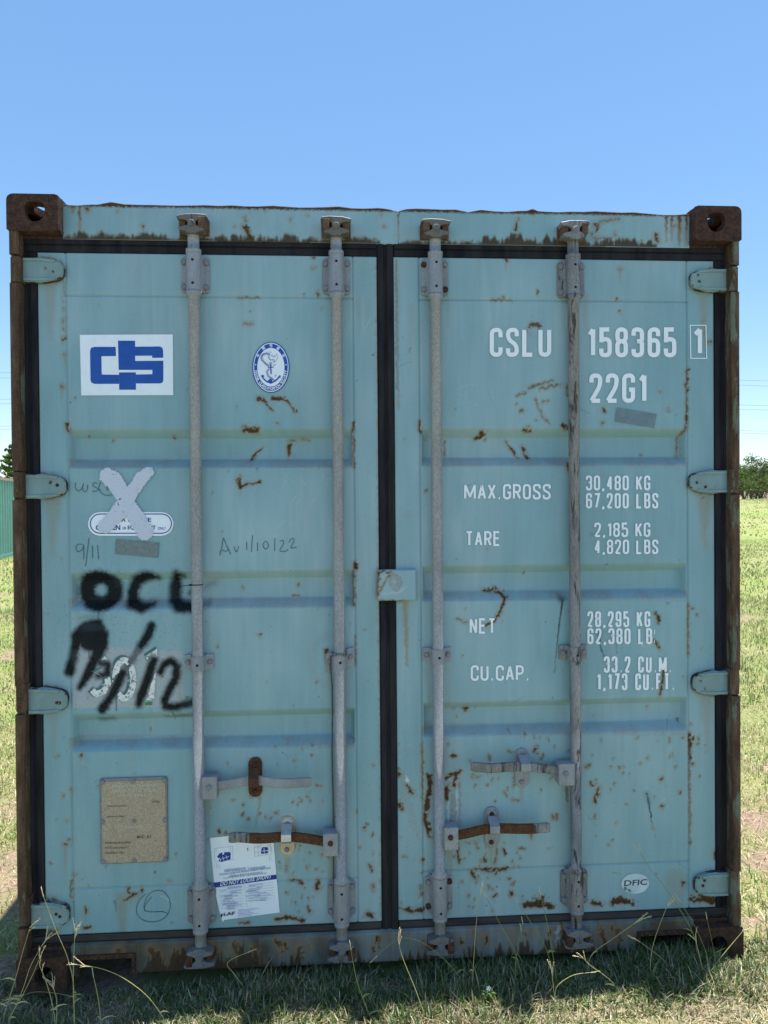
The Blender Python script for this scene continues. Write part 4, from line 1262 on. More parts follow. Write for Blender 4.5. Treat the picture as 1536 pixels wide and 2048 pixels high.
for bi, hub, piv, line, hh, cat_, hm, hubm, cm, clipm, pm_ in HANDLES:
    bar, cx = bars[bi]
    sgn = 1 if line[-1][0] > line[0][0] else -1
    YH = .004
    hx0, hz1 = at(hub[0], hub[2], 0)
    hx1, hz0 = at(hub[1], hub[3], 0)
    mb = MB()
    xi = cx
    mb.outline(rrect(min(hx0, hx1), max(hx0, hx1), hz0, hz1, .003, 2), .032, -.012, 0, .002)
    mb.box(min(xi, hx0 if sgn > 0 else hx1), max(xi, hx0 if sgn > 0 else hx1), .004, .032, hz0 + .006, hz1 - .006)
    vx, vz = at(piv[0], piv[1], -.012)
    mb.disc(vx, vz, .0088, -.011, -.018, 14, 1)
    mb.build('handle_hub', [M[hubm], M[pm_]], bar)
    # the wavy flat handle
    mb = MB()
    pts = []
    for k in range(len(line) - 1):
        for q in range(4):
            t = q / 4
            pts.append((line[k][0] + (line[k + 1][0] - line[k][0]) * t, line[k][1] + (line[k + 1][1] - line[k][1]) * t))
    pts.append(line[-1])
    pts = np.array(pts, dtype=float)
    for _ in range(3):
        pts[1:-1] = pts[1:-1] * .5 + (pts[:-2] + pts[2:]) * .25
    n = len(pts)
    vs, fs = [], []
    for k, (px, py) in enumerate(pts):
        t = k / (n - 1)
        yc = .012 - .022 * sstep(.25, .75, t)
        x, zc = at(px, py, yc)
        h2 = hh / 600 * (1 + .06 * t)
        if k == n - 1:
            h2 *= .8
        if k > n - 4:
            yc -= .004 * (k - n + 4) / 3
        for dy, dz in ((-.005, -h2 + .003), (-.0055, 0), (-.005, h2 - .003), (-.002, h2), (.004, h2), (.004, -h2), (-.002, -h2)):
            vs.append((x, yc + dy, zc + dz))
    m = 7
    for k in range(n - 1):
        for q in range(m):
            q2 = (q + 1) % m
            fs.append((k * m + q, k * m + q2, (k + 1) * m + q2, (k + 1) * m + q))
    fs += [tuple(range(m)), tuple(reversed(range((n - 1) * m, n * m)))]
    mb.add(vs, fs)
    if hm == 'rust_red':
        ntip = 7 if bi == 2 else 9
        for i in range(len(mb.f)):
            kk = mb.f[i][0] // m
            if kk > n - ntip:
                mb.m[i] = 1
    mb.build('handle', [M[hm], M['galv_dark']], bar)
    # the catch on the door that holds the handle
    x0, z1 = at(cat_[0], cat_[2], YD)
    x1, z0 = at(cat_[1], cat_[3], YD)
    xm = (x0 + x1) / 2
    mb = MB()
    mb.outline(rrect(x0, x1, z0, z1, (x1 - x0) * .48, 7), YD - .001, YD - .008, 0, .0015)
    mb.disc(xm, z1 - .022, .014, YD - .007, YD - .010, 16, 1)
    mb.disc(xm, z1 - .022, .0090, YD - .010, YD - .018, 6, 2, .3)
    mb.disc(xm - .002, z0 + .020, .0085, YD - .007, YD - .014, 6, 2, .3)
    hz = np.interp(0, [0, 1], [0, 1])
    kmid = int(np.argmin(np.abs(np.array([p[0] for p in pts]) - (cat_[0] + cat_[1]) / 2)))
    zc = at(pts[kmid][0], pts[kmid][1], 0)[1]
    cw = .0165
    path = [(YD - .012, z1 - .012), (YD - .014, z1 - .035), (.028, zc + .030), (.004, zc + .018), (-.012, zc + .012), (-.013, zc - .010), (-.008, zc - .018)]
    vs, fs = [], []
    for (yy, zz) in path:
        vs += [(xm - cw, yy, zz), (xm + cw, yy, zz), (xm + cw, yy + .004, zz), (xm - cw, yy + .004, zz)]
    for k in range(len(path) - 1):
        for q in range(4):
            q2 = (q + 1) % 4
            fs.append((k * 4 + q, k * 4 + q2, (k + 1) * 4 + q2, (k + 1) * 4 + q))
    fs += [(0, 1, 2, 3), (len(vs) - 1, len(vs) - 2, len(vs) - 3, len(vs) - 4)]
    mb.add(vs, fs, 1)
    mb.box(xm - .013, xm + .013, .022, YD - .007, zc - .030, zc - .018, 0, .002)
    mb.build('handle_catch', [M[cm], M[clipm], M['rust'] if bi in (0, 2) else M['bolt']], door_l if bi < 2 else door_r)

# ------------------------------------------------------------------ hinges
HIN = [('l', 22, 127, 515, 566), ('l', 25, 132, 947, 998), ('l', 29, 135, 1373, 1428), ('l', 33, 138, 1803, 1856),
       ('r', 1479, 1381, 536, 584), ('r', 1479, 1379, 940, 988), ('r', 1481, 1385, 1342, 1392), ('r', 1482, 1390, 1746, 1795)]
for side, pxp, pxe, ya, yb in HIN:
    s = -1 if side == 'l' else 1
    xe, zt_ = at(pxe, ya, .035)
    _, zb_ = at(pxe, yb, .035)
    xp = s * (W2 - .034)
    h = zt_ - zb_
    L_ = abs(xe - xp)
    prof = [(0, .02), (.25, .03), (.40, .0), (.60, .04), (.84, .12), (.94, .20), (.985, .30), (1.0, .42), (1.0, .58), (.985, .70), (.94, .80), (.84, .88), (.60, .96), (.40, 1.0), (.25, .97), (0, .98)]
    P = [(xp - s * u * L_, zb_ + v * h) for u, v in prof]
    if s > 0:
        P = list(reversed(P))
    mb = MB()
    mb.outline(P, YD - .0005, .031, 0, .004)
    n = len(P)
    for i_ in range(2 * n):                      # the outer edge and its bevel are rusty
        if i_ < n or i_ % 5 == 0:
            mb.m[i_] = 2
    # ribs pressed along the upper and lower edges
    for v0, v1 in ((.06, .17), (.83, .94)):
        Q = [(xp - s * u * L_, zb_ + (v0 + (v1 - v0) * q) * h + dv * h) for u, q, dv in ((.03, 0, 0), (.45, 0, .0), (.80, 0, .05 if v0 < .5 else -.05), (.80, 1, .03 if v0 < .5 else -.05), (.45, 1, 0), (.03, 1, 0))]
        if s < 0:
            pass
        else:
            Q = list(reversed(Q))
        mb.outline(Q, .0315, .0265, 0, .0015)
    for q in range(2):
        mb.disc(xp - s * L_ * random.uniform(.55, .9), zb_ + h * random.uniform(.3, .75), .006, .0312, .0302, 9, 2, .5)
    # knuckle
    xa = s * (W2 - .0035)
    xb_ = xp - s * .004
    zk0, zk1 = at(pxp, yb - 2, .004)[1], at(pxp, ya - 4, .004)[1]
    cxk = (xa + xb_) / 2
    rk = abs(xa - xb_) / 2
    mb.lathe(cxk, .004 + rk, [(zk0 + .002, rk), (zk1 - .002, rk)], 18, 1)
    mb.box(min(xb_, cxk), max(xb_, cxk), .012, .05, zk0 + .004, zk1 - .004, 1)
    mb.build('hinge', [M['hinge_paint'], M['post_a'] if s < 0 else M['post_b'], M['rim']], door_l if s < 0 else door_r)

# lock box cover in the middle
x0, z1 = at(754, 1140, .03)
x1, z0 = at(833, 1201, .03)
grid_plate('lock_cover', M['paint'], door_r, x0, x1, z0, z1, .003, lambda X, Z: .030 + .004 * np.clip(1 - np.minimum(np.minimum(X - x0, x1 - X), np.minimum(Z - z0, z1 - Z)) / .004, 0, 1), YD + .002)

# ------------------------------------------------------------------ flat marks on the doors
def fillet(pts, r, closed=False, n=6):
    out = []
    N_ = len(pts)
    for i in range(N_):
        p = np.array(pts[i][:2], dtype=float)
        rr = pts[i][2] if len(pts[i]) > 2 else r
        if (not closed and i in (0, N_ - 1)) or rr <= 0:
            out.append(tuple(p))
            continue
        a = np.array(pts[i - 1][:2], dtype=float) - p
        b = np.array(pts[(i + 1) % N_][:2], dtype=float) - p
        la, lb = np.hypot(*a), np.hypot(*b)
        q = min(rr, la * .5, lb * .5)
        pa, pb_ = p + a / la * q, p + b / lb * q
        for k in range(n + 1):
            t = k / n
            out.append(tuple(pa * (1 - t) ** 2 + p * 2 * t * (1 - t) * .92 + pb_ * t * t + (pa + pb_) * .5 * (2 * t * (1 - t) * .08)))
    return out


def ribbon(pts, wdt, closed=False):
    """quads of a constant-width line; returns 2-D verts, faces"""
    P = [np.array(p, dtype=float) for p in pts]
    Q = [P[0]]
    for p in P[1:]:
        if np.hypot(*(p - Q[-1])) > 1e-6:
            Q.append(p)
    if closed and np.hypot(*(Q[0] - Q[-1])) < 1e-6:
        Q.pop()
    P = Q
    n = len(P)
    if n < 2:
        return [], []
    vs = []
    for i in range(n):
        a = P[i] - P[i - 1] if (closed or i > 0) else P[1] - P[0]
        b = P[(i + 1) % n] - P[i] if (closed or i < n - 1) else P[-1] - P[-2]
        a = a / np.hypot(*a)
        b = b / np.hypot(*b)
        na, nb = np.array((-a[1], a[0])), np.array((-b[1], b[0]))
        k = (na + nb) / max(.3, 1 + na @ nb) * wdt / 2
        vs += [tuple(P[i] - k), tuple(P[i] + k)]
    m = n if closed else n - 1
    fs = [(2 * i, 2 * ((i + 1) % n), 2 * ((i + 1) % n) + 1, 2 * i + 1) for i in range(m)]
    return vs, fs


GL = {}
w_ = .40


def glyph(ch, strokes, width=w_):
    GL[ch] = (width, strokes)


R_ = .19
glyph('C', [([(w_, .70), (w_, 1), (0, 1), (0, 0), (w_, 0), (w_, .30)], R_, False)])
glyph('S', [([(w_, .74), (w_, 1), (0, 1), (0, .60), (w_, .40), (w_, 0), (0, 0), (0, .26)], R_, False)])
glyph('L', [([(0, 1), (0, 0), (w_ * .92, 0)], 0, False)])
glyph('U', [([(0, 1), (0, 0), (w_, 0), (w_, 1)], R_, False)])
glyph('G', [([(w_, .72), (w_, 1), (0, 1), (0, 0), (w_, 0), (w_, .44, 0), (w_ * .55, .44)], R_, False)])
glyph('M', [([(0, 0), (0, 1), (.32, .12), (.64, 1), (.64, 0)], 0, False)], .64)
glyph('A', [([(0, 0), (.21, 1), (.42, 0)], 0, False), ([(.09, .30), (.33, .30)], 0, False)], .42)
glyph('X', [([(0, 0), (.38, 1)], 0, False), ([(0, 1), (.38, 0)], 0, False)], .38)
glyph('R', [([(0, 0), (0, 1), (w_, 1, R_), (w_, .48, R_), (0, .48)], 0, False), ([(w_ * .5, .48), (w_, 0)], 0, False)])
glyph('O', [([(0, 0), (w_, 0), (w_, 1), (0, 1)], R_, True)])
glyph('0', [([(0, 0), (w_, 0), (w_, 1), (0, 1)], R_, True)])
glyph('T', [([(0, 1), (w_, 1)], 0, False), ([(w_ / 2, 1), (w_ / 2, 0)], 0, False)])
glyph('E', [([(w_ * .9, 1), (0, 1), (0, 0), (w_ * .9, 0)], 0, False), ([(0, .52), (w_ * .8, .52)], 0, False)])
glyph('N', [([(0, 0), (0, 1), (w_, 0), (w_, 1)], 0, False)])
glyph('K', [([(0, 0), (0, 1)], 0, False), ([(w_, 1), (0, .36)], 0, False), ([(w_ * .36, .60), (w_, 0)], 0, False)])
glyph('B', [([(0, 0), (0, 1), (w_ * .95, 1, R_), (w_ * .95, .53, R_ * .8), (w_ * .3, .53)], 0, False), ([(0, .53), (w_, .53, R_), (w_, 0, R_), (0, 0)], 0, False)])
glyph('P', [([(0, 0), (0, 1), (w_, 1, R_), (w_, .45, R_), (0, .45)], 0, False)])
glyph('F', [([(w_ * .9, 1), (0, 1), (0, 0)], 0, False), ([(0, .52), (w_ * .8, .52)], 0, False)])
glyph('I', [([(0, 0), (0, 1)], 0, False)], .02)
glyph('D', [([(0, 0), (0, 1), (w_, 1, R_), (w_, 0, R_), (0, 0)], 0, False)])
glyph('1', [([(0, .80), (.17, 1), (.17, 0)], 0, False)], .19)
glyph('2', [([(0, .72), (0, 1, R_), (w_, 1, R_), (w_, .60, R_), (0, 0), (w_, 0)], 0, False)])
glyph('3', [([(0, .76), (0, 1), (w_, 1), (w_, .54), (w_ * .4, .54)], R_, False), ([(w_ * .4, .54), (w_, .54), (w_, 0), (0, 0), (0, .24)], R_, False)])
glyph('4', [([(w_ * .72, 0), (w_ * .72, 1), (0, .28), (w_, .28)], 0, False)])
glyph('5', [([(w_ * .95, 1), (0.01, 1), (0.01, .50)], 0, False), ([(0, .52), (0, .62), (w_, .62), (w_, 0), (0, 0), (0, .26)], R_, False)])
glyph('6', [([(0, .58), (w_, .58), (w_, 0), (0, 0)], R_, True), ([(w_, .74), (w_, 1), (0, 1), (0, .26)], R_, False)])
glyph('7', [([(0, 1), (w_, 1), (w_ * .32, 0)], 0, False)])
glyph('8', [([(0, .54), (w_, .54), (w_, 1), (0, 1)], R_, True), ([(0, 0), (w_, 0), (w_, .54), (0, .54)], R_, True)])
glyph('9', [([(0, .42), (w_, .42), (w_, 1), (0, 1)], R_, True), ([(w_, .74), (w_, 0), (0, 0), (0, .26)], R_, False)])
glyph('.', [([(0, .02), (.10, .02)], 0, False)], .10)
glyph(',', [([(.07, .08), (.0, -.14)], 0, False)], .08)
glyph(' ', [], .16)


def lettering(text, xa, xb, ya, yb, door, sw=.15, name='lettering', ya2=None, cut=None):
    """stencilled letters between pixel xa..xb, cap top ya, base line yb (ya2/yb lean with the photo's own slope)"""
    hpx = yb - ya
    gap = .115 + sw                            # between the centre lines of neighbouring letters
    tot = sum(GL[c][0] for c in text)
    ws = ((xb - xa) / hpx - sw - gap * (len(text) - 1)) / max(tot, 1e-6)
    if ws > 1.0:                               # spread the letters rather than widen them
        gap += (ws - 1.0) * tot / max(1, len(text) - 1)
        ws = 1.0
    mb = MB()
    u = sw / 2
    for c in text:
        if c == ' ':
            mb.build(name, M['white_text'], door)
            mb = MB()
        wid, st = GL[c]
        for pts, r, cl in st:
            P0 = fillet([(p[0] * ws, sw / 2 + p[1] * (1 - sw), *(p[2:])) for p in pts], r, cl)
            runs = [P0]
            if not cl:                             # break the line at sharp corners so that strokes keep their width
                runs = [[P0[0]]]
                for q in range(1, len(P0)):
                    runs[-1].append(P0[q])
                    if q < len(P0) - 1:
                        a_, b2_ = np.subtract(P0[q], P0[q - 1]), np.subtract(P0[q + 1], P0[q])
                        if np.dot(a_, b2_) < -.25 * np.hypot(*a_) * np.hypot(*b2_):
                            runs.append([P0[q]])
            vs, fs = [], []
            for P in runs:
                v_, f_ = ribbon(P, sw, cl)
                fs += [tuple(i + len(vs) for i in f) for f in f_]
                vs += v_
            v3 = []
            for (a, b_) in vs:
                px = xa + (u + a) * hpx
                py = yb - b_ * hpx - (px - xa) * SL(px)
                if cut:
                    px = min(px, cut)
                v3.append(yo(px, py, .0030))
            mb.add(v3, fs)
        u += wid * ws + gap
    mb.build(name, M['white_text'], door)


def SL(px):
    return .0


lettering('CSLU', 979, 1102, 656, 714, door_r, .145)
lettering('158365', 1174, 1352, 655, 715, door_r, .145)
lettering('22G1', 1178, 1293, 747, 806, door_r, .145)
lettering('MAX.GROSS', 928, 1101, 968, 999, door_r, .14)
lettering('30,480 KG', 1171, 1300, 951, 981, door_r, .14)
lettering('67,200 LBS', 1171, 1316, 986, 1017, door_r, .14)
lettering('TARE', 931, 1001, 1062, 1092, door_r, .14)
lettering('2,185 KG', 1188, 1300, 1045, 1074, door_r, .14)
lettering('4,820 LBS', 1188, 1316, 1079, 1108, door_r, .14)
lettering('NET', 939, 991, 1236, 1267, door_r, .14)
lettering('28,295 KG', 1174, 1300, 1222, 1254, door_r, .14)
lettering('62,380 LBS', 1174, 1320, 1256, 1288, door_r, .14, cut=1309)
lettering('CU.CAP.', 941, 1058, 1330, 1361, door_r, .14)
lettering('33.2 CU.M.', 1207, 1343, 1312, 1345, door_r, .14)
lettering('1,173 CU.FT.', 1193, 1349, 1346, 1380, door_r, .14)
lettering('1', 1385, 1407, 655, 711, door_r, .16)
mb = MB()
vs, fs = ribbon([(1379.5, 651), (1411, 651), (1412.5, 717), (1381, 717)], 1.9, True)
mb.add([yo(a, b, .0030) for a, b in vs], fs)
mb.build('lettering', M['white_text'], door_r)


def decal(polys, name, door, mats, off0=.0024, label=None):
    """polys: list of (pixel outline or (verts, faces), material index); each later one lies a little higher"""
    mb = MB()
    for k, (p, mi) in enumerate(polys):
        off = off0 + .0006 * mi
        if isinstance(p, tuple):
            vs, fs = p
        else:
            vs, fs = p, [tuple(range(len(p)))]
        # keep faces towards the camera
        out = []
        for f in fs:
            a = sum(vs[f[i]][0] * vs[f[(i + 1) % len(f)]][1] - vs[f[(i + 1) % len(f)]][0] * vs[f[i]][1] for i in range(len(f)))
            out.append(tuple(f) if a < 0 else tuple(reversed(f)))
        mb.add([yo(a, b, off) for a, b in vs], out, mi)
    o = mb.build(name, mats, door)
    if label:
        o['label'] = label
    return o


def oval(cx, cy, rx, ry, n=40, rot=0):
    return [(cx + rx * math.cos(a) * math.cos(rot) - ry * math.sin(a) * math.sin(rot), cy + rx * math.cos(a) * math.sin(rot) + ry * math.sin(a) * math.cos(rot)) for a in np.linspace(0, 2 * math.pi, n, endpoint=False)]


_fc = 0


def text_2d(s, bold=0.0):
    """flat letter outlines from the built-in font: (verts, faces) normalised to width 1 .. height"""
    cu = bpy.data.curves.new('tmp', 'FONT')
    cu.body = s
    cu.offset = bold
    cu.resolution_u = 3
    ob = bpy.data.objects.new('tmp', cu)
    COL.objects.link(ob)
    dg = bpy.context.evaluated_depsgraph_get()
    me = bpy.data.meshes.new_from_object(ob.evaluated_get(dg))
    vs = np.array([v.co[:2] for v in me.vertices]) if len(me.vertices) else np.zeros((1, 2))
    fs = [tuple(p.vertices) for p in me.polygons]
    bpy.data.meshes.remove(me)
    bpy.data.objects.remove(ob)
    bpy.data.curves.remove(cu)
    return vs, fs


def text_px(s, xa, xb, ya, yb, slope=0.0, shear=0.0, bold=0.0):
    vs, fs = text_2d(s, bold)
    mn, mx = vs.min(0), vs.max(0)
    t = (vs - mn) / np.maximum(mx - mn, 1e-6)
    px = xa + t[:, 0] * (xb - xa) + shear * (t[:, 1] - .5) * (yb - ya)
    py = yb - t[:, 1] * (yb - ya) + slope * (px - xa)
    return ([(a, b) for a, b in zip(px, py)], fs)


# blue line emblem on its white panel
def lg(pts):
    return [(x / 3.657, 640 + y / 3.657) for x, y in pts]


cpts = lg([(848, 198), (690, 198), (668, 206), (661, 228), (664, 440), (672, 460), (694, 468), (872, 468), (872, 402), (746, 400), (743, 266), (850, 265)])
cpts2 = lg([(865, 153), (989, 153), (990, 197), (990, 263), (990, 300), (993, 302), (993, 366), (870, 366)])
spts = lg([(990.5, 197), (1170, 195), (1188, 203), (1194, 224), (1195, 277), (1115, 278), (1114, 262), (990.5, 263)])
spts2 = lg([(990.5, 301), (1196, 299), (1196, 440), (1190, 458), (1172, 465), (996, 465), (995.5, 400), (1116, 397), (1116, 366), (993.5, 366)])
cpts3 = lg([(872.5, 384), (995, 384), (996, 511), (873, 511)])
decal([([(160, 670), (346, 669), (347, 790.5), (163, 791)], 0), (cpts, 1), (cpts2, 1), (spts, 1), (spts2, 1), (cpts3, 1)], 'emblem_panel', door_l, [M['sticker'], M['blue']], label='white rectangle with a blue angular emblem')

# oval seal with anchor and lettering round its rim
polys = [(oval(542, 735, 37.3, 51), 0), (oval(542, 735, 35.2, 49), 1), (oval(542, 735, 33.6, 47.2), 2), (oval(542, 735, 27.2, 38.6), 3)]
mid_rx, mid_ry = 30.6, 43


def around(s, a0, a1, top, size):
    out = []
    n = len(s)
    for k, ch in enumerate(s):
        if ch == ' ':
            continue
        a = math.radians(a0 + (a1 - a0) * (k / max(1, n - 1)))
        cx, cy = 542 + mid_rx * math.cos(a), 735 + mid_ry * math.sin(a)
        tx, ty = -math.sin(a) * mid_rx, math.cos(a) * mid_ry
        q = math.hypot(tx, ty)
        tx, ty = tx / q, ty / q
        if not top:
            tx, ty = -tx, -ty
        vs, fs = text_2d(ch, .03)
        mn, mx = vs.min(0), vs.max(0)
        hgt = max(mx[1] - mn[1], .5)
        v2 = []
        for p in vs:
            u = (p[0] - (mn[0] + mx[0]) / 2) / hgt * size * .9
            v = (p[1] - (mn[1] + mx[1]) / 2) / hgt * size
            # up direction is the tangent turned a quarter
            v2.append((cx + tx * u + ty * v, cy + ty * u - tx * v))
        out.append(((v2, fs), 4))
    return out


polys += around('CHINA CLASSIFICATION SOCIETY', 169, 11, False, 5.6)
polys += around('中国船级社', 213, 327, True, 7.0)
for sx in (-1, 1):
    st = []
    for k in range(10):
        r_ = 2.1 if k % 2 == 0 else .9
        a = math.pi * k / 5 - math.pi / 2
        st.append((542 + sx * 30.4 + r_ * math.cos(a), 730 + r_ * math.sin(a)))
    polys.append((st, 4))
T = lambda pts: [(480 + x / 11.815, 670 + y / 11.815) for x, y in pts]
for pts, wd2 in (([(728, 700), (738, 930)], 2.4), ([(662, 770), (795, 766)], 1.8), ([(740, 1040), (742, 1150)], 4)):
    polys.append((ribbon(T(pts), wd2), 5))
polys.append((ribbon(oval(541.6, 727.6, 2.0, 2.0, 12), 1.2, True), 5))
polys.append((ribbon(T([(520, 960), (560, 1040), (640, 1110), (735, 1140), (840, 1090), (910, 1020), (950, 965)]), 2.6), 5))
polys.append((T([(500, 965), (545, 945), (580, 985), (525, 1020)]), 5))
polys.append((T([(905, 990), (960, 955), (960, 1020)]), 5))
polys.append((T([(650, 1095), (720, 1030), (780, 1120), (735, 1165)]), 5))
for pts, wd2 in (([(690, 740), (600, 680), (520, 590), (510, 520), (560, 460), (640, 445), (700, 470)], 3.6), ([(700, 470), (680, 540), (720, 600), (800, 590), (830, 640), (780, 650)], 1.6), ([(740, 480), (800, 520), (850, 500)], 1.4),
                 ([(860, 440), (895, 540), (850, 620)], .7), ([(690, 800), (640, 880), (670, 980), (760, 1040), (820, 1080)], 3.2), ([(780, 730), (850, 705)], 1.2), ([(820, 985), (865, 950)], 1.4), ([(690, 400), (700, 440)], .8), ([(730, 395), (735, 440)], .8)):
    polys.append((ribbon(T(pts), wd2), 6))
decal(polys, 'classification_seal', door_l, [M['blue'], M['sticker'], M['blue'], M['sticker'], M['sticker'], M['blue'], M['ink_thin']], .0022, 'small oval blue and white seal with an anchor')

# pill-shaped notice under the white cross
def pill(x0, x1, y0, y1, n=10):
    r = (y1 - y0) / 2
    c = (y0 + y1) / 2
    return [(x1 - r + r * math.cos(a), c + r * math.sin(a)) for a in np.linspace(-math.pi / 2, math.pi / 2, n)] + [(x0 + r + r * math.cos(a), c + r * math.sin(a)) for a in np.linspace(math.pi / 2, 1.5 * math.pi, n)]


decal([(pill(176.5, 347.5, 1024, 1071.5), 0), (ribbon(pill(181, 343.5, 1028, 1066.5), 1.9, True), 1), (text_px('FOR RE-USE', 224, 303, 1035.5, 1043.5, 0, 0, .02), 1), (text_px('CARTEN', 192, 241, 1050, 1060, 0, 0, .03), 1), (text_px('OR', 245, 253, 1053.5, 1059, 0, 0, .01), 1),
       (text_px('EQUIPMENT', 256, 312, 1051, 1060, 0, 0, .02), 1), (text_px('ONLY', 316, 332, 1054, 1059.5, 0, 0, .01), 1)], 'reuse_notice', door_l, [M['sticker'], M['navy']], label='white pill shaped notice half covered by the painted cross')

# grey tape remnants
decal([([(232, 1078), (319, 1085.5), (316.5, 1115.5), (230, 1108)], 0)], 'tape_strip', door_l, [M['tape']], label='grey tape remnant below the pill shaped notice')
decal([([(1233, 815), (1313, 828.5), (1308, 856.5), (1229, 843)], 0)], 'tape_strip', door_r, [M['tape_b']], label='grey tape remnant below the size code')

# white painted cross with ragged edges
Wc = win(180, 920, 330, 1095)
nX = (WX[Wc] - PX[Wc])
Xw, Yw = PX[Wc] + .75 * nX, PY[Wc] + .75 * (WY[Wc] - PY[Wc])
d1 = pdist(Xw, Yw, [(215, 953), (229, 962), (242, 985), (255, 1005), (273, 1036), (290, 1064)], [16, 17, 15, 14, 16, 17])
d2 = pdist(Xw, Yw, [(297, 945), (285, 955), (267, 980), (252, 1004), (234, 1029), (211, 1053)], [11, 13, 13, 15, 16, 14])
mask = (np.minimum(d1, d2) < 0)
hole = (vnoise(SH, 1.6, 77)[Wc] > .90) & (np.minimum(d1, d2) > -10)
mask &= ~hole
ii, jj = np.nonzero(mask[:-1, :-1])
X2 = GX[Wc]
Z2 = GZ[Wc]
nn = len(ii)
V = np.zeros((nn * 4, 3))
for q, (di, dj) in enumerate(((0, 0), (0, 1), (1, 1), (1, 0))):
    xx, zz = X2[ii + di, jj + dj], Z2[ii + di, jj + dj]
    V[q::4, 0], V[q::4, 2] = xx, zz
    V[q::4, 1] = door_y(xx, zz, 'l', False) - .0052
np_mesh('painted_cross', V, np.arange(nn * 4).reshape(-1, 4), M['x_paint'], door_l)

# hand-written pencil notes
def scribble(lines, door, wd2=1.3, mat='pencil'):
    mb = MB()
    for pts in lines:
        P = np.array(pts, dtype=float)
        if len(P) > 2:
            Q = []
            for k in range(len(P) - 1):
                p0, p1, p2, p3 = P[max(k - 1, 0)], P[k], P[k + 1], P[min(k + 2, len(P) - 1)]
                for t in np.linspace(0, 1, 6, endpoint=False):
                    Q.append(.5 * ((2 * p1) + (-p0 + p2) * t + (2 * p0 - 5 * p1 + 4 * p2 - p3) * t * t + (-p0 + 3 * p1 - 3 * p2 + p3) * t ** 3))
            Q.append(P[-1])
            P = Q
        vs, fs = ribbon(P, wd2)
        mb.add([yo(a, b, .0022) for a, b in vs], [tuple(reversed(f)) for f in fs])
    mb.build('handwriting', M[mat], door)


H1 = lambda pts: [(x / 3.657, 900 + y / 3.657) for x, y in pts]
scribble([H1([(555, 240), (552, 275), (575, 300), (600, 280), (612, 245), (605, 285), (625, 308), (640, 285), (640, 255)]), H1([(715, 245), (690, 240), (680, 262), (705, 275), (720, 290), (700, 303), (675, 300)]), H1([(760, 220), (735, 240), (725, 280), (750, 320), (790, 332), (825, 325)]), H1([(800, 262), (782, 275), (790, 298)])], door_l)
scribble([H1([(600, 690), (570, 690), (557, 720), (575, 745), (605, 725), (612, 695), (615, 760), (612, 800)]), H1([(652, 640), (640, 750), (627, 850)]), H1([(676, 700), (678, 790)]), H1([(715, 695), (722, 800)])], door_l)
H2 = lambda pts: [(400 + x / 3.413, 1000 + y / 3.413) for x, y in pts]
scribble([H2([(135, 378), (150, 320), (160, 262), (185, 320), (212, 372)]), H2([(150, 340), (175, 350), (200, 335)]), H2([(232, 315), (240, 345), (252, 352), (265, 315)])], door_l)
scribble([H2([(318, 285), (320, 340)]), H2([(358, 240), (352, 355)]), H2([(392, 290), (394, 345)]),
          H2([(450, 280), (430, 305), (445, 335), (468, 315), (455, 282)]), H2([(512, 262), (510, 350)]), H2([(545, 285), (565, 275), (570, 300), (545, 345), (585, 350), (600, 335)]), H2([(605, 290), (630, 262), (642, 280), (620, 325), (660, 322)]), H2([(390, 343), (388, 347)])], door_l)
H3 = lambda pts: [(x / 3.657, 1500 + y / 3.657) for x, y in pts]
scribble([H3([(1060, 1180), (1055, 1130), (1085, 1060), (1130, 1030), (1190, 1030), (1235, 1080), (1245, 1150), (1215, 1215), (1150, 1250), (1070, 1250), (1010, 1210), (1000, 1150), (1025, 1090), (1070, 1050)]), H3([(1110, 1070), (1065, 1130), (1060, 1170), (1110, 1182), (1190, 1180), (1225, 1200), (1200, 1230)])], door_l, 1.1)
scribble([H3([(825, 1105), (845, 1130), (850, 1180)]), H3([(835, 1095), (855, 1120)])], door_l, .8)

# large worn number on its film: 3 0 1
polys = []
for pts, wd2 in (([(196, 1322), (207, 1318), (215, 1328), (210, 1340), (202, 1344), (214, 1350), (217, 1366), (208, 1382), (193, 1388), (185, 1380)], 12), (oval(249, 1358, 18, 38, 28), 12.5), ([(294, 1318), (308, 1309), (303, 1396)], 12.5), ([(290, 1397), (303, 1397)], 5)):
    shift = lambda P, d: [(x - d, y - d * .6) for x, y in P]
    closed = len(pts) == 28
    polys.append((ribbon(shift(pts, 4), wd2 + 2.5, closed), 0))
    polys.append((ribbon(pts, wd2, closed), 1))
polys.append(([(291, 1404), (305, 1403), (305, 1409.5), (290, 1410)], 2))
M['film_green'] = make_simple('dark_green_film', (0.05, 0.13, 0.13), (0.09, 0.19, 0.19), 60, .5, 0, 0)
M['bright_green'] = make_simple('bright_green_film', (0.03, 0.22, 0.04), (0.05, 0.28, 0.06), 60, .5, 0, 0)


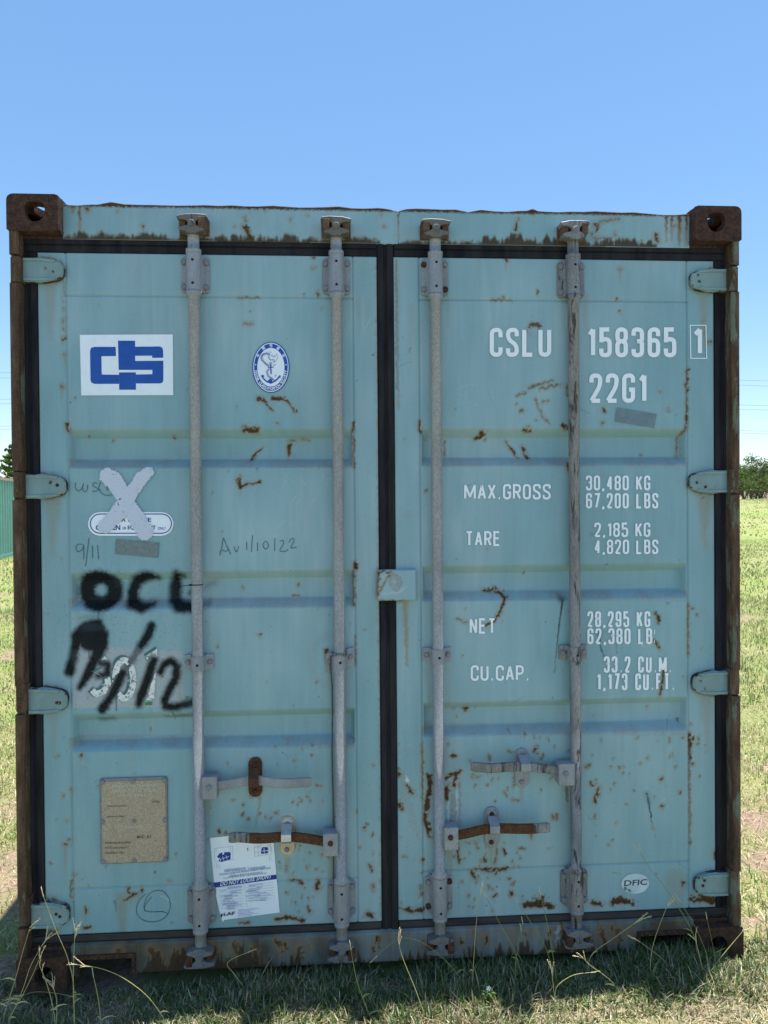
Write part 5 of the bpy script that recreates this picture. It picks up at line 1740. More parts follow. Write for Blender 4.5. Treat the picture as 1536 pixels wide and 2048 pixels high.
def worn(polys, name, door, mats, keep):
    """like decal, but in small cells so that sprayed-over pieces can be missing"""
    mb = MB()
    for p, mi in polys:
        vs, fs = p if isinstance(p, tuple) else (p, [tuple(range(len(p)))])
        for f in fs:
            q = [np.array(vs[i]) for i in f]
            if len(q) != 4:
                mb.add([yo(a, b, .0024 + .0005 * mi) for a, b in q], [tuple(range(len(q)))], mi)
                continue
            nu = max(1, int(np.hypot(*(q[1] - q[0])) / 1.6))
            nv = max(1, int(np.hypot(*(q[3] - q[0])) / 1.6))
            for a in range(nu):
                for b in range(nv):
                    c = []
                    for (s, t) in ((a, b), (a + 1, b), (a + 1, b + 1), (a, b + 1)):
                        s, t = s / nu, t / nv
                        c.append(q[0] * (1 - s) * (1 - t) + q[1] * s * (1 - t) + q[2] * s * t + q[3] * (1 - s) * t)
                    m_ = sum(c) / 4
                    if not keep(m_[0], m_[1]):
                        continue
                    ar = sum(c[i][0] * c[(i + 1) % 4][1] - c[(i + 1) % 4][0] * c[i][1] for i in range(4))
                    if ar > 0:
                        c = c[::-1]
                    mb.add([yo(x, y, .0024 + .0005 * mi) for x, y in c], [(0, 1, 2, 3)], mi)
    mb.build(name, mats, door)


def keep301(px, py):
    x, z = at(px, py, YD)
    i, j = int((z - RZ0) / RES), int((x - RX0) / RES)
    return L['black'][i, j] + .9 * n_mid[i, j] < .42 and n_fine[i, j] + n_mid2[i, j] * .8 < .38


worn(polys, 'worn_number', door_l, [M['film_green'], M['glitter'], M['bright_green']], keep301)

# approval plate
mb = MB()
x0, z1 = at(200, 1556, YD)
x1, z0 = at(337, 1722, YD)
mb.outline(rrect(x0, x1, z0, z1, .008, 4), YD + .002, YD - .006, 0, .001)
mb.outline(rrect(x0 + .007, x1 - .006, z0 + .004, z1 - .010, .004, 3), YD - .0055, YD - .0075, 1, .0004)
for u in (0, .5, 1):
    for v in (0, .5, 1):
        mb.disc(x0 + .009 + (x1 - x0 - .018) * u, z0 + .010 + (z1 - z0 - .022) * v, .0085 if u != .5 else .0075, YD - .007, YD - .0105, 10, 2)
plate = mb.build('approval_plate', [M['bolt'], M['plate'], M['bolt']], door_l, label='brass toned riveted approval plate')
# its lettering belongs to the same part: joined as extra faces
def plate_text(lines):
    mb = MB()
    for s, xa, xb, ya, yb, mi in lines:
        vs, fs = text_px(s, xa, xb, ya, yb, -.02, 0, .02)
        v3 = []
        for a, b in vs:
            x, z = at(a, b, YD - .008)
            v3.append((x, YD - .0081, z))
        mb.add(v3, fs, mi)
    return mb


pt = plate_text([('APPROVED FOR TRANSPORT', 222, 314, 1570, 1576, 0), ('UNDER CUSTOMS SEAL', 225, 312, 1578, 1585, 0), ('C/F 7261', 245, 291, 1589, 1593, 0), ('TYPE', 213, 222, 1604, 1609, 0), ('CSC SAFETY APPROVAL', 230, 305, 1653, 1658, 0), ('MIC A1', 274, 302, 1671, 1677, 1), ('1996', 305, 320, 1601, 1606, 1),
                 ('IDENTIFICATION', 214, 252, 1611, 1614, 1), ('MANUFACTURED', 214, 250, 1632, 1635, 1), ('MAXIMUM GROSS MASS', 210, 262, 1684, 1688, 1), ('STACKING WEIGHT', 210, 258, 1694, 1698, 1), ('RACKING TEST', 210, 250, 1704, 1708, 1)])
# (only the letters still readable on the worn plate)
mbp = MB()
for f, mi in zip(pt.f, pt.m):
    if random.random() < .92:
        mbp.add([pt.v[i] for i in f], [tuple(range(len(f)))], mi)
vs_, fs_, ms_ = mbp.v, mbp.f, mbp.m
me = plate.data
bm = bmesh.new()
bm.from_mesh(me)
me.materials.append(M['plate_text'])
me.materials.append(M['plate_dark'])
vv = [bm.verts.new(v) for v in vs_]
for f, mi in zip(fs_, ms_):
    try:
        nf = bm.faces.new([vv[i] for i in f])
        nf.material_index = 3 + mi
    except ValueError:
        pass
bm.to_mesh(me)
bm.free()

# torn white paper notice
def pp(pts):
    return [(400 + x / 7.68, 1640 + y / 7.68) for x, y in pts]


polys = [(pp([(155, 270), (440, 240), (800, 200), (860, 192), (1080, 245), (1130, 330), (1225, 1415), (790, 1470), (370, 1530), (350, 1565), (310, 1440), (240, 1130), (220, 1000)]), 0),
         (pp([(214, 955), (1172, 832), (1180, 900), (225, 1032)]), 1)]
polys.append((text_px('DO NOT LOOSE SHUNT', 441.5, 543.5, 1762.8, 1771, -.152, .25, .01), 2))
polys.append((pp([(262, 560), (300, 510), (345, 490), (345, 530), (375, 520), (372, 490), (460, 485), (475, 510), (470, 600), (330, 640), (285, 625), (300, 590)]), 1))
polys.append((pp([(940, 450), (960, 412), (1035, 408), (1045, 430), (1042, 505), (940, 515)]), 1))
for x0_, y0_ in ((300, 570), (350, 555), (400, 535)):
    polys.append((ribbon(pp([(x0_, y0_), (x0_ + 20, y0_ + 60)]), .8), 2))
polys.append((ribbon(pp([(310, 600), (450, 550)]), .8), 2))
polys.append((ribbon(pp([(985, 425), (990, 510)]), 1.0), 2))
polys.append((ribbon(pp([(945, 470), (1045, 462)]), 1.0), 2))
for pts in ([(218, 430), (232, 630), (515, 600), (500, 395), (218, 430)], [(248, 420), (252, 500)], [(462, 400), (470, 480)], [(838, 370), (842, 550), (1060, 520)], [(838, 410), (930, 400), (930, 365)], [(890, 365), (900, 545)], [(838, 490), (940, 480)], [(1045, 360), (1060, 500)],
            [(1085, 350), (1105, 490), (1065, 560), (1070, 620)], [(1075, 370), (1090, 480)], [(250, 650), (265, 730)], [(280, 655), (300, 725), (318, 720)], [(1095, 560), (1108, 620)]):
    polys.append((ribbon(pp(pts), .5), 3))
polys.append((text_px('!', 494.8, 496.6, 1694.5, 1701, 0, 0, .02), 4))
polys.append((text_px('集装箱内液袋装载液体货物', 449, 492, 1737.2, 1743.5, -.10, 0, .01), 5))
polys.append((text_px('可承受振动货物', 496, 531, 1734, 1739.5, -.10, 0, .01), 5))
polys.append((text_px('Container loaded with flexitank containing liquid cargo', 439.5, 541.5, 1745.5, 1751, -.135, 0, .02), 5))
polys.append((text_px('运输途中液体产生动态作用力', 458, 525, 1749, 1754, -.115, 0, .01), 5))
polys.append((text_px('Dynamic cargo forces during transport container movement', 447, 533.5, 1753.5, 1757.5, -.125, 0, .01), 5))
for row in range(9):
    ya = 1032 + row * 40
    for (xa, xb) in ((275 + row * 6, 685), (705, 1130 + row * 4)):
        if row > 6 and xa > 700 or row > 8:
            continue
        k0 = random.uniform(.0, .25)
        polys.append((ribbon(pp([(xa, ya - (xa - 275) * .10), (xb, ya - (xb - 275) * .10)]), .35), 3))
        for q in range(2):
            x_ = xa + (xb - xa) * random.uniform(0, .5)
            xe_ = min(xb, x_ + random.uniform(90, 260))
            polys.append((ribbon(pp([(x_, ya + 12 + q * 11 - (x_ - 275) * .10), (xe_, ya + 12 + q * 11 - (xe_ - 275) * .10)]), .75), 5))
polys.append((ribbon(pp([(690, 985), (725, 1330)]), .35), 3))
for q, wd2 in enumerate((330, 260, 190, 230, 300, 210)):
    polys.append((ribbon(pp([(585, 1372 + q * 20), (585 + wd2, 1372 + q * 20 - wd2 * .09)]), .55), 3))
polys.append((text_px('LAF', 448, 470.5, 1823.5, 1830, -.10, 0, .02), 6))
polys.append((pp([(318, 1440), (345, 1425), (355, 1445), (335, 1490), (328, 1470)]), 6))
decal(polys, 'paper_notice', door_l, [M['paper'], M['navy'], M['paper'], M['ink_thin'], M['black'], M['ink_thin'], M['dark_green']], .0022, 'torn white paper notice with a blue band')

# small oval sticker low on the right door
polys = [(oval(1270, 1766.5, 28, 20.3, 36, -.06), 0), (text_px('DFIC', 1248, 1294, 1760, 1771.5, -.06, .1, .015), 1), (oval(1250, 1776, 3, 4, 10), 2), (oval(1258, 1780, 4.5, 2.6, 10, .6), 2)]
decal(polys, 'oval_sticker', door_r, [M['pale_oval'], M['dark_green'], M['tape_b']], label='pale oval sticker with dark capital letters')

# cable tie and hanging wire on the bars
t_ = thing('cable_tie', 'thin black cable tie round the leftmost locking bar', 'cable tie', (bars[0][1], .02, at(394, 1169, .02)[1]))
mb = MB()
vs, fs = [], []
mb.lathe(0, 0, [(-.0018, .0195), (.0018, .0195)], 20, 0, False)
mb.tube([(-.018, -.012, 0), (-.030, -.015, -.001), (-.044, -.014, -.0025)], .0016, 6, 0, .0008)
mb.build('strap', M['plastic_black'], t_)
mb = MB()
mb.box(-.024, -.016, -.016, -.009, -.003, .003, 0, .001)
mb.build('buckle', M['plastic_black'], t_)
t_ = thing('tie_wire', 'slack grey wire hanging from the bent guide of the second locking bar', 'wire', (bars[1][1], .02, at(680, 1308, .02)[1]))
mb = MB()
zt_ = at(680, 1308, .02)[1]
loop = [(.0245 * math.cos(a), .0245 * math.sin(a) - .001, .004 * math.sin(3 * a)) for a in np.linspace(0, 2 * math.pi, 22)]
mb.tube(loop, .0017, 6)
mb.tube([(.0247 * math.cos(a), .0247 * math.sin(a) - .001, .005 + .003 * math.sin(2 * a + 1)) for a in np.linspace(0, 2 * math.pi, 22)], .0017, 6)
mb.build('coil', M['wire'], t_)
mb = MB()
pl = []
for px, py in ((660, 1312), (659, 1330), (663, 1370), (664, 1430), (663, 1490), (664, 1560), (666, 1640), (666, 1700), (666, 1760), (667, 1800), (674, 1838), (678, 1850)):
    x, z_ = at(px, py, .03)
    pl.append((x - bars[1][1], .012, z_ - zt_))
mb.tube([(p[0], p[1] - .0, p[2]) for p in pl], .0020, 6)
mb.tube([(p[0] + .003, p[1] + .004, p[2]) for p in pl[:9]], .0015, 6)
mb.build('loose_end', M['wire'], t_)
# ------------------------------------------------------------------ ground
def fbm2(x, y, seed, cell):
    """value noise at arbitrary points"""
    out = np.zeros_like(x)
    amp = 1.0
    for o in range(3):
        r = np.random.default_rng(seed + o)
        g = r.random((256, 256))
        u, v = x / cell, y / cell
        iu, iv = np.floor(u).astype(int), np.floor(v).astype(int)
        fu, fv = u - iu, v - iv
        fu, fv = fu * fu * (3 - 2 * fu), fv * fv * (3 - 2 * fv)
        q = lambda a, b: g[np.mod(a, 256), np.mod(b, 256)]
        out += amp * ((q(iu, iv) * (1 - fu) + q(iu + 1, iv) * fu) * (1 - fv) + (q(iu, iv + 1) * (1 - fu) + q(iu + 1, iv + 1) * fu) * fv - .5)
        amp *= .5
        cell *= .5
    return out


def ground_z(x, y):
    d = np.hypot(x, y + 2.4)
    far = 2.0 * sstep(24, 125, d)
    near = np.exp(-(d / 14) ** 2)
    z = far + fbm2(x, y, 101, 1.1) * .035 * near + fbm2(x, y, 111, .22) * .018 * near + fbm2(x, y, 121, 14) * .25 * sstep(8, 30, d)
    # packed level under the container, a little high at its right front corner
    z = np.where((np.abs(x) < 1.3) & (y > -.02) & (y < 6.2), np.minimum(z, 0.004) - .012, z)
    z = z + .025 * np.exp(-((x - 1.0) ** 2 + (y + .12) ** 2) / .12) - .03 * np.exp(-((x + 1.1) ** 2 + (y + .1) ** 2) / .10)
    return z


def bare(x, y):
    """0 grassy .. 1 bare soil"""
    b = np.zeros_like(x)
    for (px, py, rx, ry) in ((1515, 1640, .22, .20), (1530, 1720, .20, .12), (1440, 2035, .22, .05), (1510, 1850, .05, .05), (215, 2020, .17, .055), (745, 1975, .13, .035), (550, 1985, .12, .03), (905, 1975, .10, .035), (960, 2045, .3, .02), (1150, 2040, .2, .02)):
        gx_, gy_ = atg(px, py)
        b = np.maximum(b, np.exp(-(((x - gx_) / rx) ** 2 + ((y - gy_) / ry) ** 2) * .9))
    n = fbm2(x, y, 131, .6)
    b = np.maximum(b, sstep(.18, .42, n) * .8)
    return np.clip(b + fbm2(x, y, 141, .09) * .5 * (b > .1), 0, 1)


m, nt, bs = new_mat('meadow_soil')
N = NT(nt)
v = N.coord()
n1 = N.noise(v, 1.1, 6, .65)
n2 = N.noise(v, 42, 5, .7)
n3 = N.noise(v, .09, 4, .55)
grassy = N.mix(N.ramp(n2, [(.3, 0.), (.7, 1.)]), (.14, .20, .045), (.32, .34, .13))
grassy = N.mix(N.ramp(n1, [(.40, 0.), (.70, .75)]), grassy, (.38, .32, .18))
grassy = N.mix(N.ramp(n3, [(.45, 0.), (.68, .7)]), grassy, (.17, .27, .05))
soil = N.mix(N.ramp(n2, [(.3, 0.), (.7, 1.)]), (.17, .11, .085), (.44, .31, .24))
A = N.n('ShaderNodeAttribute', attribute_name='bare')
Ub = N.n('ShaderNodeAttribute', attribute_name='unseen_bounce')
bounce_tone = N.mix(N.ramp(n2, [(.3, 0.), (.7, 1.)]), (.16, .165, .12), (.31, .305, .235))  # made-up ground tone behind the camera, tuned for its bounced light
N.l(N.mix(Ub.outputs['Fac'], N.mix(A.outputs['Fac'], grassy, soil), bounce_tone), bs.inputs['Base Color'])
bs.inputs['Roughness'].default_value = .95
bs.inputs['Specular IOR Level'].default_value = .1
N.bump(N.math('ADD', n2, N.noise(v, 160, 4, .7)), .8, .012, bs)
M['soil'] = m


def spaced(lo, hi, step, out, grow=1.12):
    a = list(np.arange(lo, hi + step * .5, step))
    s = step
    x = a[-1]
    while x < out:
        s *= grow
        x += s
        a.append(x)
    s = step
    x = a[0]
    pre = []
    while x > -out:
        s *= grow
        x -= s
        pre.append(x)
    return np.array(pre[::-1] + a)


gxs, gys = spaced(-3.2, 3.2, .035, 2600), spaced(-1.6, 2.6, .035, 2600)
XX, YY = np.meshgrid(gxs, gys)
ZZ = ground_z(XX, YY)
idx = np.arange(XX.size).reshape(XX.shape)
F = np.stack([idx[:-1, :-1].ravel(), idx[:-1, 1:].ravel(), idx[1:, 1:].ravel(), idx[1:, :-1].ravel()], 1)
go = np_mesh('ground', np.stack([XX.ravel(), YY.ravel(), ZZ.ravel()], 1), F, M['soil'], None, True, kind='structure')
BB = np.where((np.abs(XX) < 12) & (np.abs(YY) < 14), bare(XX, YY), np.clip(fbm2(XX, YY, 151, 9) * 1.2 - .25, 0, .7))
a_ = go.data.attributes.new('bare', 'FLOAT', 'POINT')
a_.data.foreach_set('value', BB.ravel().astype(np.float32))

a_ = go.data.attributes.new('unseen_bounce', 'FLOAT', 'POINT')      # neutral ground tone added out of view, setting the bounce on the doors
a_.data.foreach_set('value', sstep(-.50, -.95, YY + .22 * fbm2(XX, YY, 155, .5)).ravel().astype(np.float32))

# ------------------------------------------------------------------ grass
m = bpy.data.materials.new('grass_blades')
m.use_nodes = True
nt = m.node_tree
nt.nodes.remove(nt.nodes['Principled BSDF'])
N = NT(nt)
A = N.n('ShaderNodeAttribute', attribute_name='tint')
df, tr_, gl, mx, mx2 = (N.n('ShaderNodeBsdfDiffuse'), N.n('ShaderNodeBsdfTranslucent'), N.n('ShaderNodeBsdfGlossy'), N.n('ShaderNodeMixShader'), N.n('ShaderNodeMixShader'))
gl.inputs['Roughness'].default_value = .45
N.l(A.outputs['Color'], df.inputs[0])
N.l(A.outputs['Color'], tr_.inputs[0])
mx.inputs[0].default_value = .30
mx2.inputs[0].default_value = .05
N.l(df.outputs[0], mx.inputs[1])
N.l(tr_.outputs[0], mx.inputs[2])
N.l(mx.outputs[0], mx2.inputs[1])
N.l(gl.outputs[0], mx2.inputs[2])
N.l(mx2.outputs[0], nt.nodes['Material Output'].inputs[0])
M['grass'] = m


def blades(x, y, h, w, lean, tint):
    n = len(x)
    z = ground_z(x, y) - .004
    ph = rng.uniform(0, 2 * np.pi, n)
    tw = ph + np.pi / 2 + rng.normal(0, .5, n)
    ts = np.array((0, .38, .74, 1.0))
    ws = np.array((.9, 1.0, .66, .10))
    V = np.zeros((n, 4, 2, 3))
    for k in range(4):
        t = ts[k]
        r = lean * h * t ** 1.6
        cx, cy = x + np.cos(ph) * r, y + np.sin(ph) * r
        cz = z + h * (t * np.sqrt(np.clip(1 - (lean * .75) ** 2, .04, 1)) - .30 * lean * t * t)
        cz = np.maximum(cz, z + .002 + .004 * t)
        for s, sg in ((0, -1), (1, 1)):
            V[:, k, s, 0] = cx + sg * np.cos(tw) * w * ws[k] / 2
            V[:, k, s, 1] = cy + sg * np.sin(tw) * w * ws[k] / 2
            V[:, k, s, 2] = cz
    base = np.arange(n)[:, None] * 8
    F = np.concatenate([base + np.array((2 * k, 2 * k + 1, 2 * k + 3, 2 * k + 2)) for k in range(3)], 0)
    return V.reshape(-1, 3), F, np.repeat(tint, 8, 0)


GREEN = np.array((.080, .125, .040))
LIME = np.array((.150, .235, .045))
STRAW = np.array((.52, .455, .27))
DRY = np.array((.42, .335, .21))


def tints(n, wts):
    c = np.array([GREEN, LIME, STRAW, DRY])
    k = rng.choice(4, n, p=wts)
    t = c[k] * rng.uniform(.78, 1.18, (n, 1))
    return t * rng.uniform(.9, 1.1, (n, 3))


parts_v, parts_f, parts_t = [], [], []


def sow(n, x0, x1, y0, y1, hr, wr, lr, wts, dens=None, pale=1.0):  # pale: tint gain that paints sunshine into the lit rows
    x, y = rng.uniform(x0, x1, n), rng.uniform(y0, y1, n)
    inside = (np.abs(x) < W2 + .004) & (y > .035) & (y < LEN + .0)
    k = ~inside
    if dens is not None:
        k &= rng.random(n) < dens(x, y)
    x, y = x[k], y[k]
    n = len(x)
    clump = .75 + .9 * fbm2(x, y, 161, .30)
    h = rng.uniform(hr[0], hr[1], n) * np.clip(clump, .4, 1.25)
    w = rng.uniform(wr[0], wr[1], n)
    ln = np.clip(rng.normal(lr, .28, n), .05, 1.25)
    V, F, T_ = blades(x, y, h, w, ln, tints(n, wts) * pale)
    o = sum(len(q) for q in parts_v)
    parts_v.append(V)
    parts_f.append(F + o)
    parts_t.append(T_)


dens = lambda x, y: np.clip(1.12 - 1.15 * bare(x, y), .03, 1)
# in the container's shade: long floppy green blades with dead straw below
sow(34000, -1.75, 1.5, -.27, .10, (.03, .085), (.0022, .0048), .62, (.62, .14, .10, .14), dens)
sow(34000, -1.75, 1.5, -.40, .10, (.02, .07), (.0018, .0036), 1.05, (.22, .08, .30, .40))
sow(700, -1.5, 1.4, -.15, .02, (.08, .14), (.0028, .0046), .6, (.62, .28, .10, .0), dens)
# sunlit in front: short straw, tint brightened to paint in the sunshine
sow(24000, -2.6, 2.6, -.72, -.17, (.014, .042), (.0020, .0042), .72, (.12, .24, .46, .18), dens, 1.28)
sow(15000, -2.6, 2.6, -.72, -.17, (.02, .05), (.0018, .0034), 1.1, (.03, .10, .62, .25), None, 1.25)
# beside the container: sunshine brightened into the tint too
for s in (-1, 1):
    a, b = (1.16, 3.3) if s > 0 else (-3.3, -1.16)
    sow(36000, a, b, -.2, 3.0, (.02, .085), (.0022, .0048), .68, (.18, .38, .34, .10), dens, 1.2)
    sow(18000, a, b, -.2, 3.0, (.02, .06), (.0020, .0038), 1.08, (.04, .14, .58, .24), None, 1.2)


def wedge(n, ya, yb, hr, wr, lr, wts):
    u = rng.random(n)
    y = np.sqrt(ya ** 2 + u * (yb ** 2 - ya ** 2))
    k = rng.uniform(.38, 1.0, n) * np.where(rng.random(n) < .5, -1, 1)
    x = -.16 + k * (y + 2.4) + .06 * (y + 2.4)
    keep_ = (np.abs(x) > W2 + .02)
    if ya < 14:
        keep_ &= rng.random(n) < np.clip(1.1 - bare(x, y), .05, 1)
    x, y = x[keep_], y[keep_]
    n = len(x)
    h = rng.uniform(hr[0], hr[1], n) * np.clip(.8 + fbm2(x, y, 171, 1.2), .4, 1.6)
    V, F, T_ = blades(x, y, h, rng.uniform(wr[0], wr[1], n), np.clip(rng.normal(lr, .25, n), .05, 1.2), tints(n, wts))
    o = sum(len(q) for q in parts_v)
    parts_v.append(V)
    parts_f.append(F + o)
    parts_t.append(T_)


wedge(76000, 3.0, 9, (.03, .10), (.004, .009), .6, (.22, .58, .16, .04))
wedge(64000, 9, 26, (.04, .12), (.009, .02), .55, (.18, .68, .12, .02))
wedge(46000, 26, 112, (.06, .16), (.03, .07), .5, (.14, .78, .08, .0))
V, F, T_ = np.vstack(parts_v), np.vstack(parts_f), np.vstack(parts_t)
gr = np_mesh('grass', V, F, M['grass'], None, False, kind='stuff', label='short green and straw coloured grass round the container', category='grass')
a_ = gr.data.attributes.new('tint', 'FLOAT_COLOR', 'POINT')
a_.data.foreach_set('color', np.hstack([T_, np.ones((len(T_), 1))]).astype(np.float32).ravel())

# ------------------------------------------------------------------ tall seeding stalks, each one a thing
M['stalk'] = make_simple('straw_stalk', (.34, .32, .12), (.52, .46, .22), 40, .6, 0, 0)
M['stalk_green'] = make_simple('green_stalk', (.14, .20, .05), (.27, .31, .09), 40, .6, 0, 0)
M['seed'] = make_simple('seed_head', (.46, .38, .20), (.66, .57, .34), 90, .7, 0, 0)
STALKS = [
    ([(148, 2046), (147, 1970), (135, 1915), (112, 1860), (87, 1793)], 'stalk', 1, 'tall straw stalk leaning across the lowest left hinge'),
    ([(150, 2047), (147, 1995), (147, 1930), (150, 1861)], 'stalk', 4, 'upright stalk with drooping pale seed spikes beside the left casting'),
    ([(332, 2047), (320, 2025), (290, 1988), (245, 1955), (205, 1938), (165, 1930)], 'stalk', 3, 'arching pale stalk bowing left before the left lifting pocket'),
    ([(5, 2040), (30, 1960), (45, 1905), (60, 1855)], 'stalk', 2, 'thin leaning stalk at the far left edge before the corner post'),
    ([(16, 2045), (45, 1980), (62, 1930), (92, 1878)], 'stalk', 5, 'many spiked stalk leaning right over the left corner post'),
    ([(14, 2042), (40, 2000), (65, 1950), (81, 1912)], 'stalk', 3, 'short straw stalk with a full head just left of the left casting hole'),
    ([(111, 2047), (105, 2010), (95, 1972), (79, 1930)], 'stalk', 2, 'stalk leaning left over the left casting hole'),
    ([(160, 1996), (115, 1987), (70, 1984), (28, 1997)], 'stalk_green', 4, 'stalk lying almost level below the left casting'),
    ([(202, 2047), (197, 2000), (187, 1953)], 'stalk', 1, 'short upright stalk right of the left casting'),
    ([(113, 2047), (113, 1998), (101, 1963)], 'stalk', 4, 'small branching stalk under the left casting'),
    ([(944, 1992), (947, 1925), (954, 1830), (962, 1783)], 'stalk', 2, 'tall stalk with a tufted tip right of the third locking bar'),
    ([(852, 2040), (832, 1982), (805, 1915), (796, 1878)], 'stalk', 3, 'stalk with a narrow seed head below the centre gasket'),
    ([(930, 1985), (922, 1960), (895, 1925), (850, 1888), (815, 1876), (785, 1885), (754, 1912)], 'stalk_green', 1, 'long blade arching over the sill left of the third locking bar'),
    ([(1052, 1985), (1030, 1905), (1000, 1848), (973, 1795)], 'stalk_green', 1, 'thin green stalk crossing the bottom gasket right of the third bar'),
    ([(1117, 1985), (1105, 1905), (1095, 1850), (1081, 1790)], 'stalk_green', 1, 'thin green stalk left of the fourth locking bar'),
    ([(1112, 1975), (1095, 1905), (1068, 1855), (1036, 1806)], 'stalk_green', 1, 'long green stalk leaning left towards the rust mound'),
    ([(1028, 1985), (1034, 1905), (1046, 1848)], 'stalk_green', 2, 'short green stalk between the third and fourth bars'),
    ([(1112, 2046), (1110, 2005), (1103, 1940)], 'stalk', 3, 'pale straw stalk in the sun below the fourth locking bar'),
    ([(1112, 2010), (1113, 1975), (1145, 1951), (1182, 1945)], 'stalk', 1, 'bent straw stalk pointing right below the fourth locking bar'),
    ([(1412, 1965), (1385, 1865), (1336, 1784), (1300, 1738), (1280, 1702)], 'stalk_green', 2, 'tallest leaning stalk rising past the pale oval sticker'),
    ([(1300, 1975), (1302, 1915), (1312, 1870), (1335, 1810)], 'stalk', 3, 'branching stalk before the right lifting pocket'),
    ([(1175, 1960), (1182, 1912), (1225, 1878), (1282, 1838)], 'stalk', 4, 'yellow stalk leaning right over the sill beside the fourth bar'),
    ([(1365, 1962), (1345, 1935), (1310, 1906), (1272, 1878)], 'stalk', 2, 'stalk leaning left under the right lifting pocket'),
    ([(1412, 1975), (1402, 1925), (1390, 1877)], 'stalk', 3, 'stalk before the right casting'),
    ([(1432, 1955), (1427, 1900), (1414, 1838)], 'stalk_green', 1, 'green blade crossing the right casting hole'),
    ([(1425, 1960), (1412, 1905), (1388, 1850), (1362, 1806)], 'stalk_green', 1, 'long green stalk leaning left above the right casting'),
    ([(1405, 1962), (1448, 1907), (1486, 1862)], 'stalk', 2, 'straw stalk leaning right over the right corner post'),
    ([(1240, 2000), (1225, 1965), (1180, 1930), (1165, 1915)], 'stalk', 3, 'short straw stalk leaning left beneath the fourth cam'),
    ([(745, 2046), (725, 1995), (712, 1955), (702, 1900)], 'stalk_green', 1, 'green stalk below the second locking bar'),
    ([(500, 1990), (470, 1950), (455, 1925), (495, 1905)], 'stalk', 1, 'thin pale stalk before the sill between the first and second bars')]
for pts, mt, nsp, label in STALKS:
    bx, by = atg(*pts[0])
    by = min(by, -.035)
    W3 = []
    P = np.array(pts, dtype=float)
    Q = []
    for k in range(len(P) - 1):
        p0, p1, p2, p3 = P[max(k - 1, 0)], P[k], P[k + 1], P[min(k + 2, len(P) - 1)]
        for t in np.linspace(0, 1, 5, endpoint=False):
            Q.append(.5 * ((2 * p1) + (-p0 + p2) * t + (2 * p0 - 5 * p1 + 4 * p2 - p3) * t * t + (-p0 + 3 * p1 - 3 * p2 + p3) * t ** 3))
    Q.append(P[-1])
    lean_y = random.uniform(-.04, .02)
    for k, q in enumerate(Q):
        yy = min(by + lean_y * (k / len(Q)) ** 2, -.022)
        x, z_ = at(q[0], q[1], yy)
        W3.append((x, yy, z_))
    gz_ = float(ground_z(np.array([W3[0][0]]), np.array([W3[0][1]]))[0])
    org = (W3[0][0], W3[0][1], gz_)
    t_ = thing('grass_stalk', label, 'grass stalk', org, 'tall seeding stalks before the container')
    W3 = [(0, 0, -.01)] + [(p[0] - org[0], p[1] - org[1], p[2] - org[2]) for p in W3[1:]]
    mb = MB()
    mb.tube(W3, .0015 if mt == 'stalk' else .0013, 5, 0, .0007)
    # a narrow leaf or two low on the stem
    for q in range(random.choice((1, 2))):
        k = random.randint(1, max(1, len(W3) // 3))
        a = random.uniform(0, 6.28)
        p = np.array(W3[k])
        ln = random.uniform(.02, .05)
        d_ = np.array((math.cos(a), math.sin(a) * .4, 0))
        pr = [p + d_ * ln * s_ + np.array((0, 0, ln * (.7 * s_ - .6 * s_ * s_))) for s_ in (0, .35, .7, 1)]
        vs = []
        for s_, c_ in enumerate(pr):
            hw = (.0017, .0019, .0013, .0002)[s_]
            vs += [tuple(c_ + np.array((0, hw * .5, hw))), tuple(c_ - np.array((0, hw * .5, hw)))]
        mb.add(vs, [(0, 1, 3, 2), (2, 3, 5, 4), (4, 5, 7, 6)])
    mb.build('stem', M[mt], t_)
    mb = MB()
    tip, pre = np.array(W3[-1]), np.array(W3[-4])
    dr = (tip - pre) / np.linalg.norm(tip - pre)
    for q in range(nsp):
        spread = 0 if nsp == 1 else random.uniform(-.55, .55)
        c_, s_ = math.cos(spread), math.sin(spread)
        d2 = np.array((dr[0] * c_ - dr[2] * s_, dr[1] + random.uniform(-.15, .15), dr[0] * s_ + dr[2] * c_))
        ln = random.uniform(.028, .052) if nsp > 1 else .03
        st = tip - dr * (random.uniform(.0, .03) if q else 0)
        pp_ = [st, st + d2 * ln * .5 + np.array((0, 0, -.0005)), st + d2 * ln + np.array((0, 0, -.004 if nsp > 1 else 0))]
        mb.tube([tuple(p) for p in pp_], .0014, 5, 0, .0005)
        for k in range(5):
            p = st + d2 * ln * (.2 + .16 * k)
            e = d2 * .006 + np.array((random.uniform(-.003, .003), random.uniform(-.003, .003), random.uniform(-.003, .003)))
            mb.tube([tuple(p), tuple(p + e)], .0013, 4, 0, .0004)
    mb.build('seed_head', M['seed'], t_)

